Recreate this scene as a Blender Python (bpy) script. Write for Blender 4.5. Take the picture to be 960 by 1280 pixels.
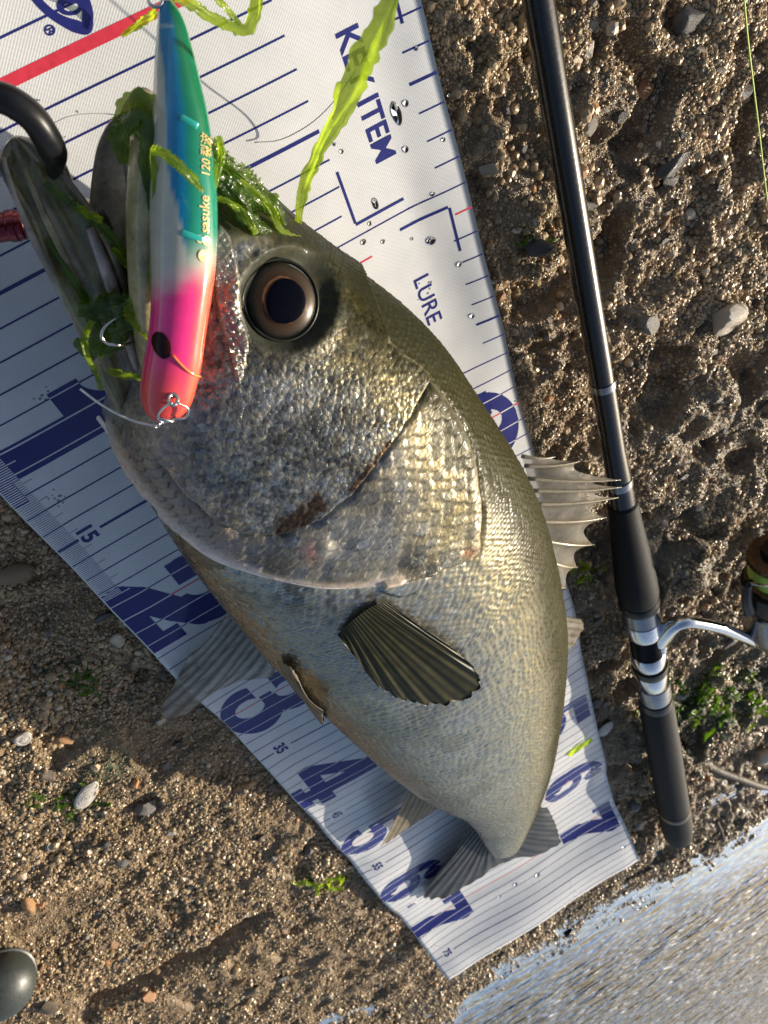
import bpy, bmesh, math, random
import numpy as np
from mathutils import Vector, Matrix

random.seed(7)
rng = np.random.default_rng(7)
sc = bpy.context.scene
for o in list(bpy.data.objects):
    bpy.data.objects.remove(o)
COL = sc.collection

# ------------------------------------------------------------------ camera
# solved from the printed centimetre lines of the measuring mat: x = across the mat, y = -(along the mat), z up
RC = np.array([[0.86955304, -0.30990204, 0.38449738],
               [-0.48703073, -0.66699608, 0.56384156],
               [0.0817226, -0.67755218, -0.73092028]])
CC = np.array([10.04219852, 3.24977846, 27.4512234])      # centimetres
FPX = 950.0
cam = bpy.data.cameras.new('camera')
cam_o = bpy.data.objects.new('camera', cam)
COL.objects.link(cam_o)
M = Matrix.Identity(4)
for i in range(3):
    M[i][0] = RC[0][i]; M[i][1] = -RC[1][i]; M[i][2] = -RC[2][i]; M[i][3] = CC[i] * 0.01
cam_o.matrix_world = M
cam.sensor_fit = 'VERTICAL'; cam.sensor_height = 36.0
cam.lens = 36.0 * FPX / 1280.0
cam.clip_start = 0.01; cam.clip_end = 500.0
cam.dof.use_dof = True
cam.dof.focus_distance = 0.27
cam.dof.aperture_fstop = (cam.lens / 1000.0) / 0.0010     # a phone's pupil, about 1 mm
sc.camera = cam_o

# ------------------------------------------------------------------ sky and sun
SUN_EL = math.radians(23.5)
SUN_DIR = np.array([0.86, -0.51])                          # horizontal direction towards the sun
SUN_DIR = SUN_DIR / np.linalg.norm(SUN_DIR)
w = bpy.data.worlds.new('World'); sc.world = w; w.use_nodes = True
nt = w.node_tree; nt.nodes.clear()
sky = nt.nodes.new('ShaderNodeTexSky'); sky.sky_type = 'NISHITA'; sky.sun_disc = False
sky.sun_elevation = SUN_EL; sky.sun_rotation = math.atan2(SUN_DIR[0], SUN_DIR[1])
sky.dust_density = 2.6; sky.ozone_density = 0.5
bg = nt.nodes.new('ShaderNodeBackground'); bg.inputs[1].default_value = 0.10
wo = nt.nodes.new('ShaderNodeOutputWorld')
nt.links.new(sky.outputs[0], bg.inputs[0]); nt.links.new(bg.outputs[0], wo.inputs[0])
sl = bpy.data.lights.new('sun', 'SUN'); sl.energy = 5.0; sl.angle = math.radians(0.53); sl.color = (1.0, 0.90, 0.74)
so = bpy.data.objects.new('sun', sl); COL.objects.link(so)
sv = Vector((SUN_DIR[0] * math.cos(SUN_EL), SUN_DIR[1] * math.cos(SUN_EL), math.sin(SUN_EL)))
so.rotation_euler = (-sv).to_track_quat('-Z', 'Y').to_euler(); so.location = sv * 3
vs = sc.view_settings
sc.display_settings.display_device = 'sRGB'
vs.view_transform = 'Standard'; vs.look = 'None'; vs.gamma = 1.0; vs.use_curve_mapping = False
vs.exposure = 0.48
sc.cycles.use_denoising = True
sc.cycles.max_bounces = 10; sc.cycles.transparent_max_bounces = 12
sc.cycles.caustics_reflective = False; sc.cycles.caustics_refractive = False
sc.cycles.sample_clamp_indirect = 4.0

# ------------------------------------------------------------------ helpers (all geometry in centimetres, scaled to metres on output)
def bp(x, y, z):
    """photo pixel + height above the mat (cm) -> point (cm)"""
    d = RC.T @ np.array([(x - 480) / FPX, (y - 640) / FPX, 1.0])
    return CC + (z - CC[2]) / d[2] * d

def pj(P):
    q = (np.asarray(P, float) - CC) @ RC.T
    return np.stack([480 + FPX * q[..., 0] / q[..., 2], 640 + FPX * q[..., 1] / q[..., 2]], -1)

def depth(P):
    return float((RC @ (np.asarray(P) - CC))[2])

def tag(o, label=None, cat=None, group=None, kind=None):
    if label: o['label'] = label
    if cat: o['category'] = cat
    if group: o['group'] = group
    if kind: o['kind'] = kind
    return o

def empty(name, P):
    o = bpy.data.objects.new(name, None); COL.objects.link(o)
    o.empty_display_size = 0.01
    o.location = Vector(P) * 0.01
    return o

def setparent(o, parent):
    if parent is not None:
        o.parent = parent
        loc = Vector((0, 0, 0)); p = parent
        while p is not None:
            loc += p.location; p = p.parent
        o.location = o.location - loc

def mesh(name, V, F, mat, parent=None, smooth=True, attrs=None):
    me = bpy.data.meshes.new(name)
    V = np.asarray(V, float) * 0.01
    if isinstance(F, np.ndarray):
        n = F.shape[1]
        me.vertices.add(len(V)); me.vertices.foreach_set('co', V.astype(np.float32).ravel())
        me.loops.add(F.size); me.loops.foreach_set('vertex_index', F.astype(np.int32).ravel())
        me.polygons.add(len(F)); me.polygons.foreach_set('loop_start', (np.arange(len(F)) * n).astype(np.int32))
        me.polygons.foreach_set('loop_total', np.full(len(F), n, np.int32))
        me.update(calc_edges=True)
    else:
        me.from_pydata([tuple(v) for v in V], [], [tuple(int(i) for i in f) for f in F]); me.update()
    me.validate()
    if smooth:
        me.polygons.foreach_set('use_smooth', np.ones(len(me.polygons), bool))
    if attrs:
        for k, a in attrs.items():
            a = np.asarray(a, np.float32)
            if a.ndim == 1:
                at = me.attributes.new(k, 'FLOAT', 'POINT'); at.data.foreach_set('value', a)
            else:
                at = me.attributes.new(k, 'FLOAT_COLOR', 'POINT')
                at.data.foreach_set('color', np.concatenate([a, np.ones((len(a), 1), np.float32)], 1).ravel())
    if mat: me.materials.append(mat)
    o = bpy.data.objects.new(name, me); COL.objects.link(o)
    setparent(o, parent)
    return o

def grid_faces(n, m, wrap=False, off=0):
    i = np.arange(n - 1)[:, None]; j = np.arange(m if wrap else m - 1)[None, :]
    j2 = (j + 1) % m
    a = i * m + j; b = i * m + j2; c = (i + 1) * m + j2; d = (i + 1) * m + j
    return np.stack([a, b, c, d], -1).reshape(-1, 4) + off

def spline(t, xs, ys):
    """Catmull-Rom style cubic interpolation of rows ys at knots xs"""
    xs = np.asarray(xs, float); ys = np.asarray(ys, float)
    if ys.ndim == 1: ys = ys[:, None]; flat = True
    else: flat = False
    m = np.gradient(ys, xs, axis=0)
    t = np.atleast_1d(np.asarray(t, float)); k = np.clip(np.searchsorted(xs, t, side='right') - 1, 0, len(xs) - 2)
    h = (xs[k + 1] - xs[k])[:, None]; u = ((t - xs[k])[:, None]) / h
    r = ((2*u**3 - 3*u**2 + 1) * ys[k] + (u**3 - 2*u**2 + u) * h * m[k] + (-2*u**3 + 3*u**2) * ys[k + 1] + (u**3 - u**2) * h * m[k + 1])
    return r[:, 0] if flat else r

def resample(P, n):
    P = np.asarray(P, float)
    d = np.r_[0, np.cumsum(np.linalg.norm(np.diff(P, axis=0), axis=1))]
    return spline(np.linspace(0, d[-1], n), d, P)

_lat = {}
def vnoise(x, y, scale, seed=0):
    if seed not in _lat:
        _lat[seed] = np.random.default_rng(1000 + seed).random((256, 256))
    L = _lat[seed]
    x = np.asarray(x) / scale + 117.3; y = np.asarray(y) / scale + 53.7
    xi = np.floor(x).astype(int); yi = np.floor(y).astype(int)
    u = x - xi; v = y - yi; u = u*u*u*(u*(6*u-15)+10); v = v*v*v*(v*(6*v-15)+10)
    g = lambda a, b: L[a & 255, b & 255]
    return (g(xi, yi)*(1-u) + g(xi+1, yi)*u)*(1-v) + (g(xi, yi+1)*(1-u) + g(xi+1, yi+1)*u)*v

def fbm(x, y, scale, seed, oct=4, gain=0.5):
    s = 0; a = 1; t = 0
    for k in range(oct):
        s = s + a * vnoise(x, y, scale / 2**k, seed * 10 + k); t += a; a *= gain
    return s / t

def sstep(a, b, x):
    t = np.clip((x - a) / (b - a), 0, 1); return t*t*(3 - 2*t)

def seg_dist(px, py, poly):
    """distance from points to an open polyline (2D)"""
    d = np.full(px.shape, 1e9)
    for (x0, y0), (x1, y1) in zip(poly[:-1], poly[1:]):
        dx, dy = x1 - x0, y1 - y0; L = dx*dx + dy*dy + 1e-12
        t = np.clip(((px - x0)*dx + (py - y0)*dy) / L, 0, 1)
        d = np.minimum(d, np.hypot(px - x0 - t*dx, py - y0 - t*dy))
    return d

def inpoly(px, py, poly):
    c = np.zeros(px.shape, bool); n = len(poly)
    for i in range(n):
        x0, y0 = poly[i]; x1, y1 = poly[(i + 1) % n]
        if y0 == y1: continue
        hit = ((y0 > py) != (y1 > py)) & (px < (x1 - x0) * (py - y0) / (y1 - y0) + x0)
        c ^= hit
    return c

def frames(P):
    P = np.asarray(P, float)
    T = np.gradient(P, axis=0); T /= np.linalg.norm(T, axis=1)[:, None] + 1e-12
    N = np.zeros_like(T)
    n = np.cross(T[0], [0, 0, 1.0]);
    if np.linalg.norm(n) < 1e-3: n = np.cross(T[0], [1.0, 0, 0])
    n /= np.linalg.norm(n)
    for i in range(len(P)):
        n = n - T[i] * (n @ T[i]); n /= np.linalg.norm(n) + 1e-12; N[i] = n
    return T, N, np.cross(T, N)

def tube(name, P, r, mat, parent=None, seg=12, cap=True, ell=1.0, attrs_t=False):
    P = np.asarray(P, float); r = np.broadcast_to(np.asarray(r, float), (len(P),))
    T, N, B = frames(P)
    a = np.linspace(0, 2*np.pi, seg, endpoint=False)
    V = P[:, None, :] + r[:, None, None] * (np.cos(a)[None, :, None] * N[:, None, :] + ell * np.sin(a)[None, :, None] * B[:, None, :])
    F = [tuple(f) for f in grid_faces(len(P), seg, True)]
    V = V.reshape(-1, 3)
    if cap:
        F.append(tuple(range(seg))[::-1]); F.append(tuple(range((len(P)-1)*seg, len(P)*seg)))
    at = None
    if attrs_t:
        at = {'tt': np.repeat(np.linspace(0, 1, len(P)), seg)}
    return mesh(name, V, F, mat, parent, attrs=at)

def lathe(name, A, B, prof, mat, parent=None, seg=40):
    """surface of revolution about the line A->B; prof = [(distance along from A in cm, radius)]"""
    A = np.asarray(A, float); B = np.asarray(B, float); T = (B - A) / np.linalg.norm(B - A)
    N = np.cross(T, [0, 0, 1.0])
    if np.linalg.norm(N) < 1e-3: N = np.cross(T, [1.0, 0, 0])
    N /= np.linalg.norm(N); Q = np.cross(T, N)
    a = np.linspace(0, 2*np.pi, seg, endpoint=False)
    V = []
    for d, r in prof:
        V.append(A + T*d + r*(np.cos(a)[:, None]*N + np.sin(a)[:, None]*Q))
    V = np.concatenate(V)
    F = [tuple(f) for f in grid_faces(len(prof), seg, True)]
    F.append(tuple(range(seg))[::-1]); F.append(tuple(range((len(prof)-1)*seg, len(prof)*seg)))
    o = mesh(name, V, F, mat, parent)
    for p in o.data.polygons:
        if p.loop_total > 4: p.use_smooth = False
    try: o.data.set_sharp_from_angle(angle=math.radians(35))
    except Exception: pass
    return o

# ------------------------------------------------------------------ materials
class NT:
    def __init__(s, name):
        s.m = bpy.data.materials.new(name); s.m.use_nodes = True
        s.t = s.m.node_tree; s.b = s.t.nodes['Principled BSDF']; s.out = s.t.nodes['Material Output']
    def n(s, typ, **kw):
        x = s.t.nodes.new('ShaderNode' + typ)
        for k, v in kw.items():
            if k in x.inputs.keys() or k.startswith('i_'): pass
            else: setattr(x, k, v)
        return x
    def l(s, a, b): s.t.links.new(a, b)
    def set(s, **kw):
        for k, v in kw.items():
            key = k.replace('_', ' ')
            s.b.inputs[key].default_value = v
        return s
    def attr(s, name, typ='GEOMETRY'):
        a = s.n('Attribute'); a.attribute_name = name; a.attribute_type = typ; return a
    def noise(s, scale, detail=4, rough=0.55, vec=None, dim='3D'):
        x = s.n('TexNoise'); x.inputs['Scale'].default_value = scale; x.inputs['Detail'].default_value = detail
        x.inputs['Roughness'].default_value = rough
        if vec is not None: s.l(vec, x.inputs['Vector'])
        return x
    def ramp(s, fac, stops):
        r = s.n('ValToRGB'); e = r.color_ramp.elements
        while len(e) < len(stops): e.new(0.5)
        for i, (p, c) in enumerate(stops):
            e[i].position = p; e[i].color = (*c, 1) if len(c) == 3 else c
        s.l(fac, r.inputs[0]); return r
    def mix(s, fac, a, b, mode='MIX'):
        x = s.n('Mix'); x.data_type = 'RGBA'; x.blend_type = mode
        for sock, v in ((0, fac), (6, a), (7, b)):
            if hasattr(v, 'is_linked') or hasattr(v, 'links'): s.l(v, x.inputs[sock])
            else: x.inputs[sock].default_value = v if not isinstance(v, tuple) else (*v, 1)[:4]
        return x.outputs[2]
    def math(s, op, a, b=0.0, c=None):
        x = s.n('Math'); x.operation = op
        for i, v in enumerate((a, b, c)):
            if v is None: continue
            if hasattr(v, 'links'): s.l(v, x.inputs[i])
            else: x.inputs[i].default_value = v
        return x.outputs[0]
    def bump(s, h, strength=0.3, dist=0.001, normal=None):
        x = s.n('Bump'); x.inputs['Strength'].default_value = strength; x.inputs['Distance'].default_value = dist
        s.l(h, x.inputs['Height'])
        if normal is not None: s.l(normal, x.inputs['Normal'])
        return x.outputs[0]
    def coord(s, kind='Object'):
        return s.n('TexCoord').outputs[kind]

def simple(name, col, rough=0.5, metal=0.0, coat=0.0, noise_amt=0.12, nscale=400, bump=0.0, spec=0.5):
    m = NT(name); c = m.coord()
    nz = m.noise(nscale, 5, 0.6, c)
    lo = tuple(v*(1-noise_amt) for v in col); hi = tuple(min(1, v*(1+noise_amt)) for v in col)
    r = m.ramp(nz.outputs[0], [(0.3, lo), (0.7, hi)])
    m.l(r.outputs[0], m.b.inputs['Base Color'])
    m.set(Roughness=rough, Metallic=metal, Coat_Weight=coat, Coat_Roughness=0.1)
    m.b.inputs['Specular IOR Level'].default_value = spec
    rr = m.ramp(nz.outputs[0], [(0.3, (rough*0.8,)*3), (0.75, (min(1, rough*1.25),)*3)])
    m.l(rr.outputs[0], m.b.inputs['Roughness'])
    if bump: m.l(m.bump(nz.outputs[0], bump, 0.0005), m.b.inputs['Normal'])
    return m.m

# ---- ground
def mat_ground():
    m = NT('wet_sand'); c = m.coord()
    n1 = m.noise(25, 6, 0.6, c); n2 = m.noise(300, 5, 0.65, c); n3 = m.noise(900, 3, 0.6, c)
    a = m.ramp(n1.outputs[0], [(0.3, (0.14, 0.102, 0.058)), (0.55, (0.24, 0.172, 0.098)), (0.75, (0.33, 0.245, 0.142))])
    b = m.ramp(n2.outputs[0], [(0.25, (0.35, 0.32, 0.3)), (0.5, (0.85, 0.8, 0.75)), (0.72, (1.5, 1.45, 1.35))])
    cc = m.mix(1.0, a.outputs[0], b.outputs[0], 'MULTIPLY')
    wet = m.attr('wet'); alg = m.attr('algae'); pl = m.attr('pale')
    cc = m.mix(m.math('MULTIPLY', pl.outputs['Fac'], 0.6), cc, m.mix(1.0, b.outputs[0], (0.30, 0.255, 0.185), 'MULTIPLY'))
    dk = m.mix(wet.outputs['Fac'], cc, (0.030, 0.024, 0.016))
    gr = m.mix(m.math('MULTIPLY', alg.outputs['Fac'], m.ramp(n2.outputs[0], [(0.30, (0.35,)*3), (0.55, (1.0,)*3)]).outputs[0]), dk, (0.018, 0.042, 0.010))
    m.l(gr, m.b.inputs['Base Color'])
    rg = m.ramp(n2.outputs[0], [(0.3, (0.35,)*3), (0.7, (0.62,)*3)])
    m.l(rg.outputs[0], m.b.inputs['Roughness'])
    hb = m.math('ADD', n2.outputs[0], m.math('MULTIPLY', n3.outputs[0], 0.6))
    m.l(m.bump(hb, 0.9, 0.0012), m.b.inputs['Normal'])
    m.b.inputs['Specular IOR Level'].default_value = 0.6
    return m.m
M_GROUND = mat_ground()

def mat_grain():
    m = NT('sand_grain'); a = m.attr('tint', 'INSTANCER'); c = m.coord()
    r = m.ramp(a.outputs['Fac'], [(0.0, (0.085, 0.060, 0.035)), (0.3, (0.26, 0.182, 0.098)), (0.55, (0.43, 0.315, 0.18)), (0.78, (0.56, 0.44, 0.28)), (0.86, (0.40, 0.19, 0.07)), (0.93, (0.62, 0.55, 0.43)), (1.0, (0.16, 0.14, 0.125))])
    m.l(m.mix(1.0, r.outputs[0], (0.84, 0.81, 0.77), 'MULTIPLY'), m.b.inputs['Base Color']); m.set(Roughness=0.40)
    m.b.inputs['Specular IOR Level'].default_value = 1.0; m.b.inputs['Specular Tint'].default_value = (1.0, 0.92, 0.78, 1)
    return m.m
M_GRAIN = mat_grain()

def mat_pebble(name, c0, c1, rough=0.38):
    m = NT(name); c = m.coord(); oi = m.n('ObjectInfo')
    v = m.n('VectorMath'); v.operation = 'ADD'; m.l(c, v.inputs[0]); m.l(oi.outputs['Location'], v.inputs[1])
    n1 = m.noise(160, 6, 0.65, v.outputs[0]); n2 = m.noise(900, 3, 0.6, v.outputs[0])
    r = m.ramp(n1.outputs[0], [(0.3, c0), (0.7, c1)])
    k = m.ramp(oi.outputs['Random'], [(0.0, (0.55, 0.55, 0.58)), (0.5, (1, 1, 1)), (1.0, (1.3, 1.22, 1.1))])
    m.l(m.mix(1.0, r.outputs[0], k.outputs[0], 'MULTIPLY'), m.b.inputs['Base Color'])
    m.set(Roughness=rough); m.l(m.bump(n2.outputs[0], 0.5, 0.0006), m.b.inputs['Normal'])
    return m.m
M_PEB = [mat_pebble('pebble_brown', (0.09, 0.065, 0.042), (0.20, 0.15, 0.10)),
         mat_pebble('pebble_grey', (0.10, 0.095, 0.085), (0.22, 0.20, 0.175)),
         mat_pebble('pebble_dark', (0.03, 0.03, 0.03), (0.085, 0.08, 0.075), 0.28),
         mat_pebble('pebble_orange', (0.30, 0.13, 0.045), (0.48, 0.27, 0.12)),
         mat_pebble('pebble_pale', (0.33, 0.29, 0.23), (0.55, 0.50, 0.42))]

def mat_water():
    m = NT('water'); c = m.coord()
    mp = m.n('Mapping'); mp.inputs['Rotation'].default_value = (0, 0, math.radians(28)); mp.inputs['Scale'].default_value = (0.40, 1.0, 1.0)
    m.l(c, mp.inputs[0])
    n1 = m.noise(52, 2, 0.45, mp.outputs[0]); n2 = m.noise(150, 1, 0.5, mp.outputs[0])
    calm = m.attr('calm')
    h = m.math('ADD', n1.outputs[0], m.math('MULTIPLY', n2.outputs[0], 0.25))
    bmp = m.n('Bump'); bmp.inputs['Distance'].default_value = 0.030
    m.l(h, bmp.inputs['Height']); m.l(calm.outputs['Fac'], bmp.inputs['Strength'])
    m.l(bmp.outputs[0], m.b.inputs['Normal'])
    m.set(Roughness=0.05, IOR=1.33, Transmission_Weight=1.0)
    m.b.inputs['Base Color'].default_value = (0.33, 0.25, 0.11, 1)
    return m.m
M_WATER = mat_water()

# ---- mat
def mat_vinyl():
    m = NT('white_vinyl'); uv = m.attr('uvcm'); 
    sep = m.n('SeparateXYZ'); m.l(uv.outputs['Vector'], sep.inputs[0])
    # woven reinforcement seen as fine diagonal ribs
    a = m.math('ADD', m.math('MULTIPLY', sep.outputs[0], 55.0), m.math('MULTIPLY', sep.outputs[1], 62.0))
    b = m.math('SUBTRACT', m.math('MULTIPLY', sep.outputs[0], 28.0), m.math('MULTIPLY', sep.outputs[1], 30.0))
    rib = m.math('ADD', m.math('SINE', a), m.math('MULTIPLY', m.math('SINE', b), 0.5))
    c = m.coord(); nz = m.noise(60, 4, 0.6, c); big = m.noise(11, 3, 0.5, c)
    mask = m.ramp(big.outputs[0], [(0.36, (0.15,)*3), (0.50, (1.0,)*3)])
    h = m.math('MULTIPLY', rib, mask.outputs[0])
    base = m.ramp(nz.outputs[0], [(0.3, (0.62, 0.62, 0.615)), (0.7, (0.69, 0.69, 0.685))])
    st = m.noise(36, 2, 0.5, c)
    stain = m.ramp(st.outputs[0], [(0.70, (0, 0, 0)), (0.74, (0.25,)*3)])
    spk = m.n('TexVoronoi'); spk.inputs['Scale'].default_value = 420; m.l(c, spk.inputs['Vector'])
    clus = m.noise(30, 2, 0.5, c)
    sp = m.math('MULTIPLY', m.math('LESS_THAN', spk.outputs['Distance'], 0.26), m.math('GREATER_THAN', clus.outputs[0], 0.69))
    col = m.mix(stain.outputs[0], base.outputs[0], (0.48, 0.42, 0.62))
    col = m.mix(m.math('MULTIPLY', sp, 0.8), col, (0.12, 0.11, 0.12))
    m.l(col, m.b.inputs['Base Color'])
    rg = m.ramp(big.outputs[0], [(0.36, (0.07,)*3), (0.5, (0.17,)*3)])
    m.l(rg.outputs[0], m.b.inputs['Roughness'])
    m.l(m.bump(h, 0.10, 0.0004), m.b.inputs['Normal'])
    return m.m
M_VINYL = mat_vinyl()
def mat_ink(name, col):
    m = NT(name); c = m.coord(); nz = m.noise(300, 4, 0.6, c)
    r = m.ramp(nz.outputs[0], [(0.3, tuple(v*0.85 for v in col)), (0.75, tuple(min(1, v*1.15) for v in col))])
    m.l(r.outputs[0], m.b.inputs['Base Color']); m.set(Roughness=0.22)
    return m.m
M_NAVY = mat_ink('navy_ink', (0.022, 0.026, 0.16))
M_RED = mat_ink('red_ink', (0.62, 0.045, 0.075))
M_WLINE = mat_ink('white_gap', (0.66, 0.66, 0.69))

# ---- fish
def mat_skin():
    m = NT('fish_skin'); c = m.coord()
    col = m.attr('skin'); gl = m.attr('gloss'); sid = m.attr('scale_id')
    nz = m.noise(90, 5, 0.6, c); fine = m.noise(700, 4, 0.6, c)
    hd = m.attr('headm')
    mpv = m.n('Mapping'); m.l(c, mpv.inputs[0])
    wv = m.n('VectorMath'); wv.operation = 'MULTIPLY_ADD'; m.l(fine.outputs['Color'], wv.inputs[0]); wv.inputs[1].default_value = (0.0012,)*3; m.l(c, wv.inputs[2])
    vo = m.n('TexVoronoi'); vo.inputs['Scale'].default_value = 620; m.l(wv.outputs[0], vo.inputs['Vector'])
    cell = m.n('SeparateColor'); m.l(vo.outputs['Color'], cell.inputs[0])
    hue = m.ramp(sid.outputs['Fac'], [(0.0, (0.62, 0.66, 0.72)), (0.25, (0.95, 0.97, 1.0)), (0.5, (1.0, 0.96, 0.85)), (0.72, (1.18, 1.12, 0.95)), (0.9, (0.78, 0.88, 1.05)), (1.0, (1.35, 1.3, 1.15))])
    v = m.mix(1.0, col.outputs['Color'], hue.outputs[0], 'MULTIPLY')
    k = m.ramp(fine.outputs[0], [(0.3, (0.80, 0.80, 0.80)), (0.7, (1.18, 1.16, 1.12))])
    v = m.mix(1.0, v, k.outputs[0], 'MULTIPLY')
    ck = m.ramp(cell.outputs[0], [(0.0, (0.35, 0.36, 0.37)), (0.45, (0.85, 0.84, 0.80)), (0.75, (1.25, 1.2, 1.05)), (0.9, (1.0, 1.12, 1.25)), (1.0, (1.9, 1.8, 1.5))])
    v2 = m.mix(1.0, v, ck.outputs[0], 'MULTIPLY')
    v = m.mix(m.math('MULTIPLY', hd.outputs['Fac'], 0.85), v, v2)
    m.l(v, m.b.inputs['Base Color'])
    m.l(m.math('MULTIPLY', gl.outputs['Fac'], 0.78), m.b.inputs['Metallic'])
    m.l(m.math('ADD', m.math('MULTIPLY', gl.outputs['Fac'], 0.45), 0.03), m.b.inputs['Specular IOR Level'])
    rg = m.ramp(nz.outputs[0], [(0.3, (0.22,)*3), (0.7, (0.36,)*3)])
    m.l(m.math('ADD', rg.outputs[0], m.math('MULTIPLY', m.math('SUBTRACT', 1.0, gl.outputs['Fac']), 0.12)), m.b.inputs['Roughness'])
    m.set(Coat_Weight=0.04, Coat_Roughness=0.15)
    hh = m.math('MULTIPLY', m.math('ADD', m.math('MULTIPLY', vo.outputs['Distance'], -1.2), cell.outputs[1]), hd.outputs['Fac'])
    nb = m.bump(hh, 0.36, 0.0006)
    m.l(m.bump(fine.outputs[0], 0.14, 0.0006, nb), m.b.inputs['Normal'])
    return m.m
M_SKIN = mat_skin()

def mat_fin(name, c0, c1, alpha=0.75, trans=0.5):
    m = NT(name); ray = m.attr('ray'); c = m.coord(); nz = m.noise(140, 5, 0.6, c)
    r = m.ramp(ray.outputs['Fac'], [(0.0, c0), (0.8, c1)])
    k = m.ramp(nz.outputs[0], [(0.3, (0.65,)*3), (0.7, (1.2,)*3)])
    col = m.mix(1.0, r.outputs[0], k.outputs[0], 'MULTIPLY')
    m.l(col, m.b.inputs['Base Color']); m.set(Roughness=0.38, Coat_Weight=0.0); m.b.inputs['Specular IOR Level'].default_value = 0.16
    tr = m.n('BsdfTranslucent'); m.l(col, tr.inputs[0])
    mx = m.n('MixShader'); mx.inputs[0].default_value = trans * 0.6
    m.l(m.b.outputs[0], mx.inputs[1]); m.l(tr.outputs[0], mx.inputs[2])
    tp = m.n('BsdfTransparent'); mx2 = m.n('MixShader')
    am = m.ramp(ray.outputs['Fac'], [(0.0, (alpha,)*3), (0.8, (min(1, alpha + 0.25),)*3)])
    m.l(am.outputs[0], mx2.inputs[0]); m.l(tp.outputs[0], mx2.inputs[1]); m.l(mx.outputs[0], mx2.inputs[2])
    m.l(mx2.outputs[0], m.out.inputs[0])
    return m.m
M_FIN_DORSAL = mat_fin('fin_membrane', (0.50, 0.46, 0.38), (0.30, 0.25, 0.17), 0.62, 0.8)
M_FIN_PALE = mat_fin('pale_fin', (0.55, 0.53, 0.47), (0.24, 0.22, 0.18), 0.42)
M_FIN_DARK = mat_fin('olive_fin', (0.050, 0.047, 0.018), (0.014, 0.0135, 0.007), 0.96, 0.15)
M_FIN_TAIL = mat_fin('tail_fin', (0.07, 0.074, 0.078), (0.03, 0.032, 0.035), 0.98, 0.15)
M_FIN_TAN = mat_fin('tan_fin', (0.34, 0.28, 0.19), (0.22, 0.18, 0.12), 0.92, 0.4)

def mat_flesh(name, attr=True):
    m = NT(name); a = m.attr('skin'); c = m.coord()
    n1 = m.noise(120, 5, 0.6, c); n2 = m.noise(500, 4, 0.6, c)
    k = m.ramp(n1.outputs[0], [(0.3, (0.40, 0.38, 0.32)), (0.7, (1.25, 1.2, 1.15))])
    m.l(m.mix(1.0, a.outputs['Color'], k.outputs[0], 'MULTIPLY'), m.b.inputs['Base Color'])
    m.set(Roughness=0.3, Coat_Weight=0.5, Coat_Roughness=0.1, Subsurface_Weight=0.15, Subsurface_Scale=0.002)
    m.l(m.bump(n2.outputs[0], 0.5, 0.0008, m.bump(n1.outputs[0], 0.5, 0.002)), m.b.inputs['Normal'])
    return m.m
M_FLESH = mat_flesh('wet_flesh')

def mat_eye():
    m = NT('fish_iris'); a = m.attr('rad'); c = m.coord(); nz = m.noise(170, 6, 0.65, c)
    f = m.math('ADD', a.outputs['Fac'], m.math('MULTIPLY', m.math('SUBTRACT', nz.outputs[0], 0.5), 0.34))
    r = m.ramp(f, [(0.0, (0.02, 0.010, 0.005)), (0.52, (0.05, 0.022, 0.009)), (0.57, (0.17, 0.085, 0.035)), (0.62, (0.035, 0.017, 0.008)), (0.74, (0.045, 0.028, 0.015)), (0.86, (0.034, 0.026, 0.016)), (0.97, (0.006, 0.006, 0.005))])
    m.l(r.outputs[0], m.b.inputs['Base Color']); m.set(Roughness=0.3, Metallic=0.1, Coat_Weight=0.0); m.b.inputs['Specular IOR Level'].default_value = 0.2
    return m.m
M_IRIS = mat_eye()
M_PUPIL = simple('pupil', (0.002, 0.0025, 0.006), 0.25, spec=0.03)
def mat_clear(name, ior=1.36, rough=0.0, tint=(1, 1, 1)):
    m = NT(name); nz = m.noise(800, 2, 0.5, m.coord())
    g = m.n('BsdfGlass'); g.inputs['IOR'].default_value = ior; g.inputs['Roughness'].default_value = rough; g.inputs['Color'].default_value = (*tint, 1)
    m.l(m.bump(nz.outputs[0], 0.02, 0.0002), g.inputs['Normal'])
    lp = m.n('BsdfTransparent'); fr = m.n('Fresnel'); fr.inputs[0].default_value = 1.10
    gl = m.n('BsdfGlossy'); gl.inputs['Roughness'].default_value = 0.03; gl.inputs['Color'].default_value = (0.6, 0.6, 0.6, 1)
    mx = m.n('MixShader'); m.l(fr.outputs[0], mx.inputs[0]); m.l(lp.outputs[0], mx.inputs[1]); m.l(gl.outputs[0], mx.inputs[2])
    m.l(mx.outputs[0], m.out.inputs[0])
    return m.m
M_CORNEA = mat_clear('cornea')
def mat_drop():
    m = NT('droplet'); nz = m.noise(300, 2, 0.5, m.coord())
    m.l(m.ramp(nz.outputs[0], [(0.2, (0.95,)*3), (0.8, (1,)*3)]).outputs[0], m.b.inputs['Base Color'])
    m.set(Roughness=0.0, IOR=1.33, Transmission_Weight=1.0)
    return m.m
M_DROP = mat_drop()

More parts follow.
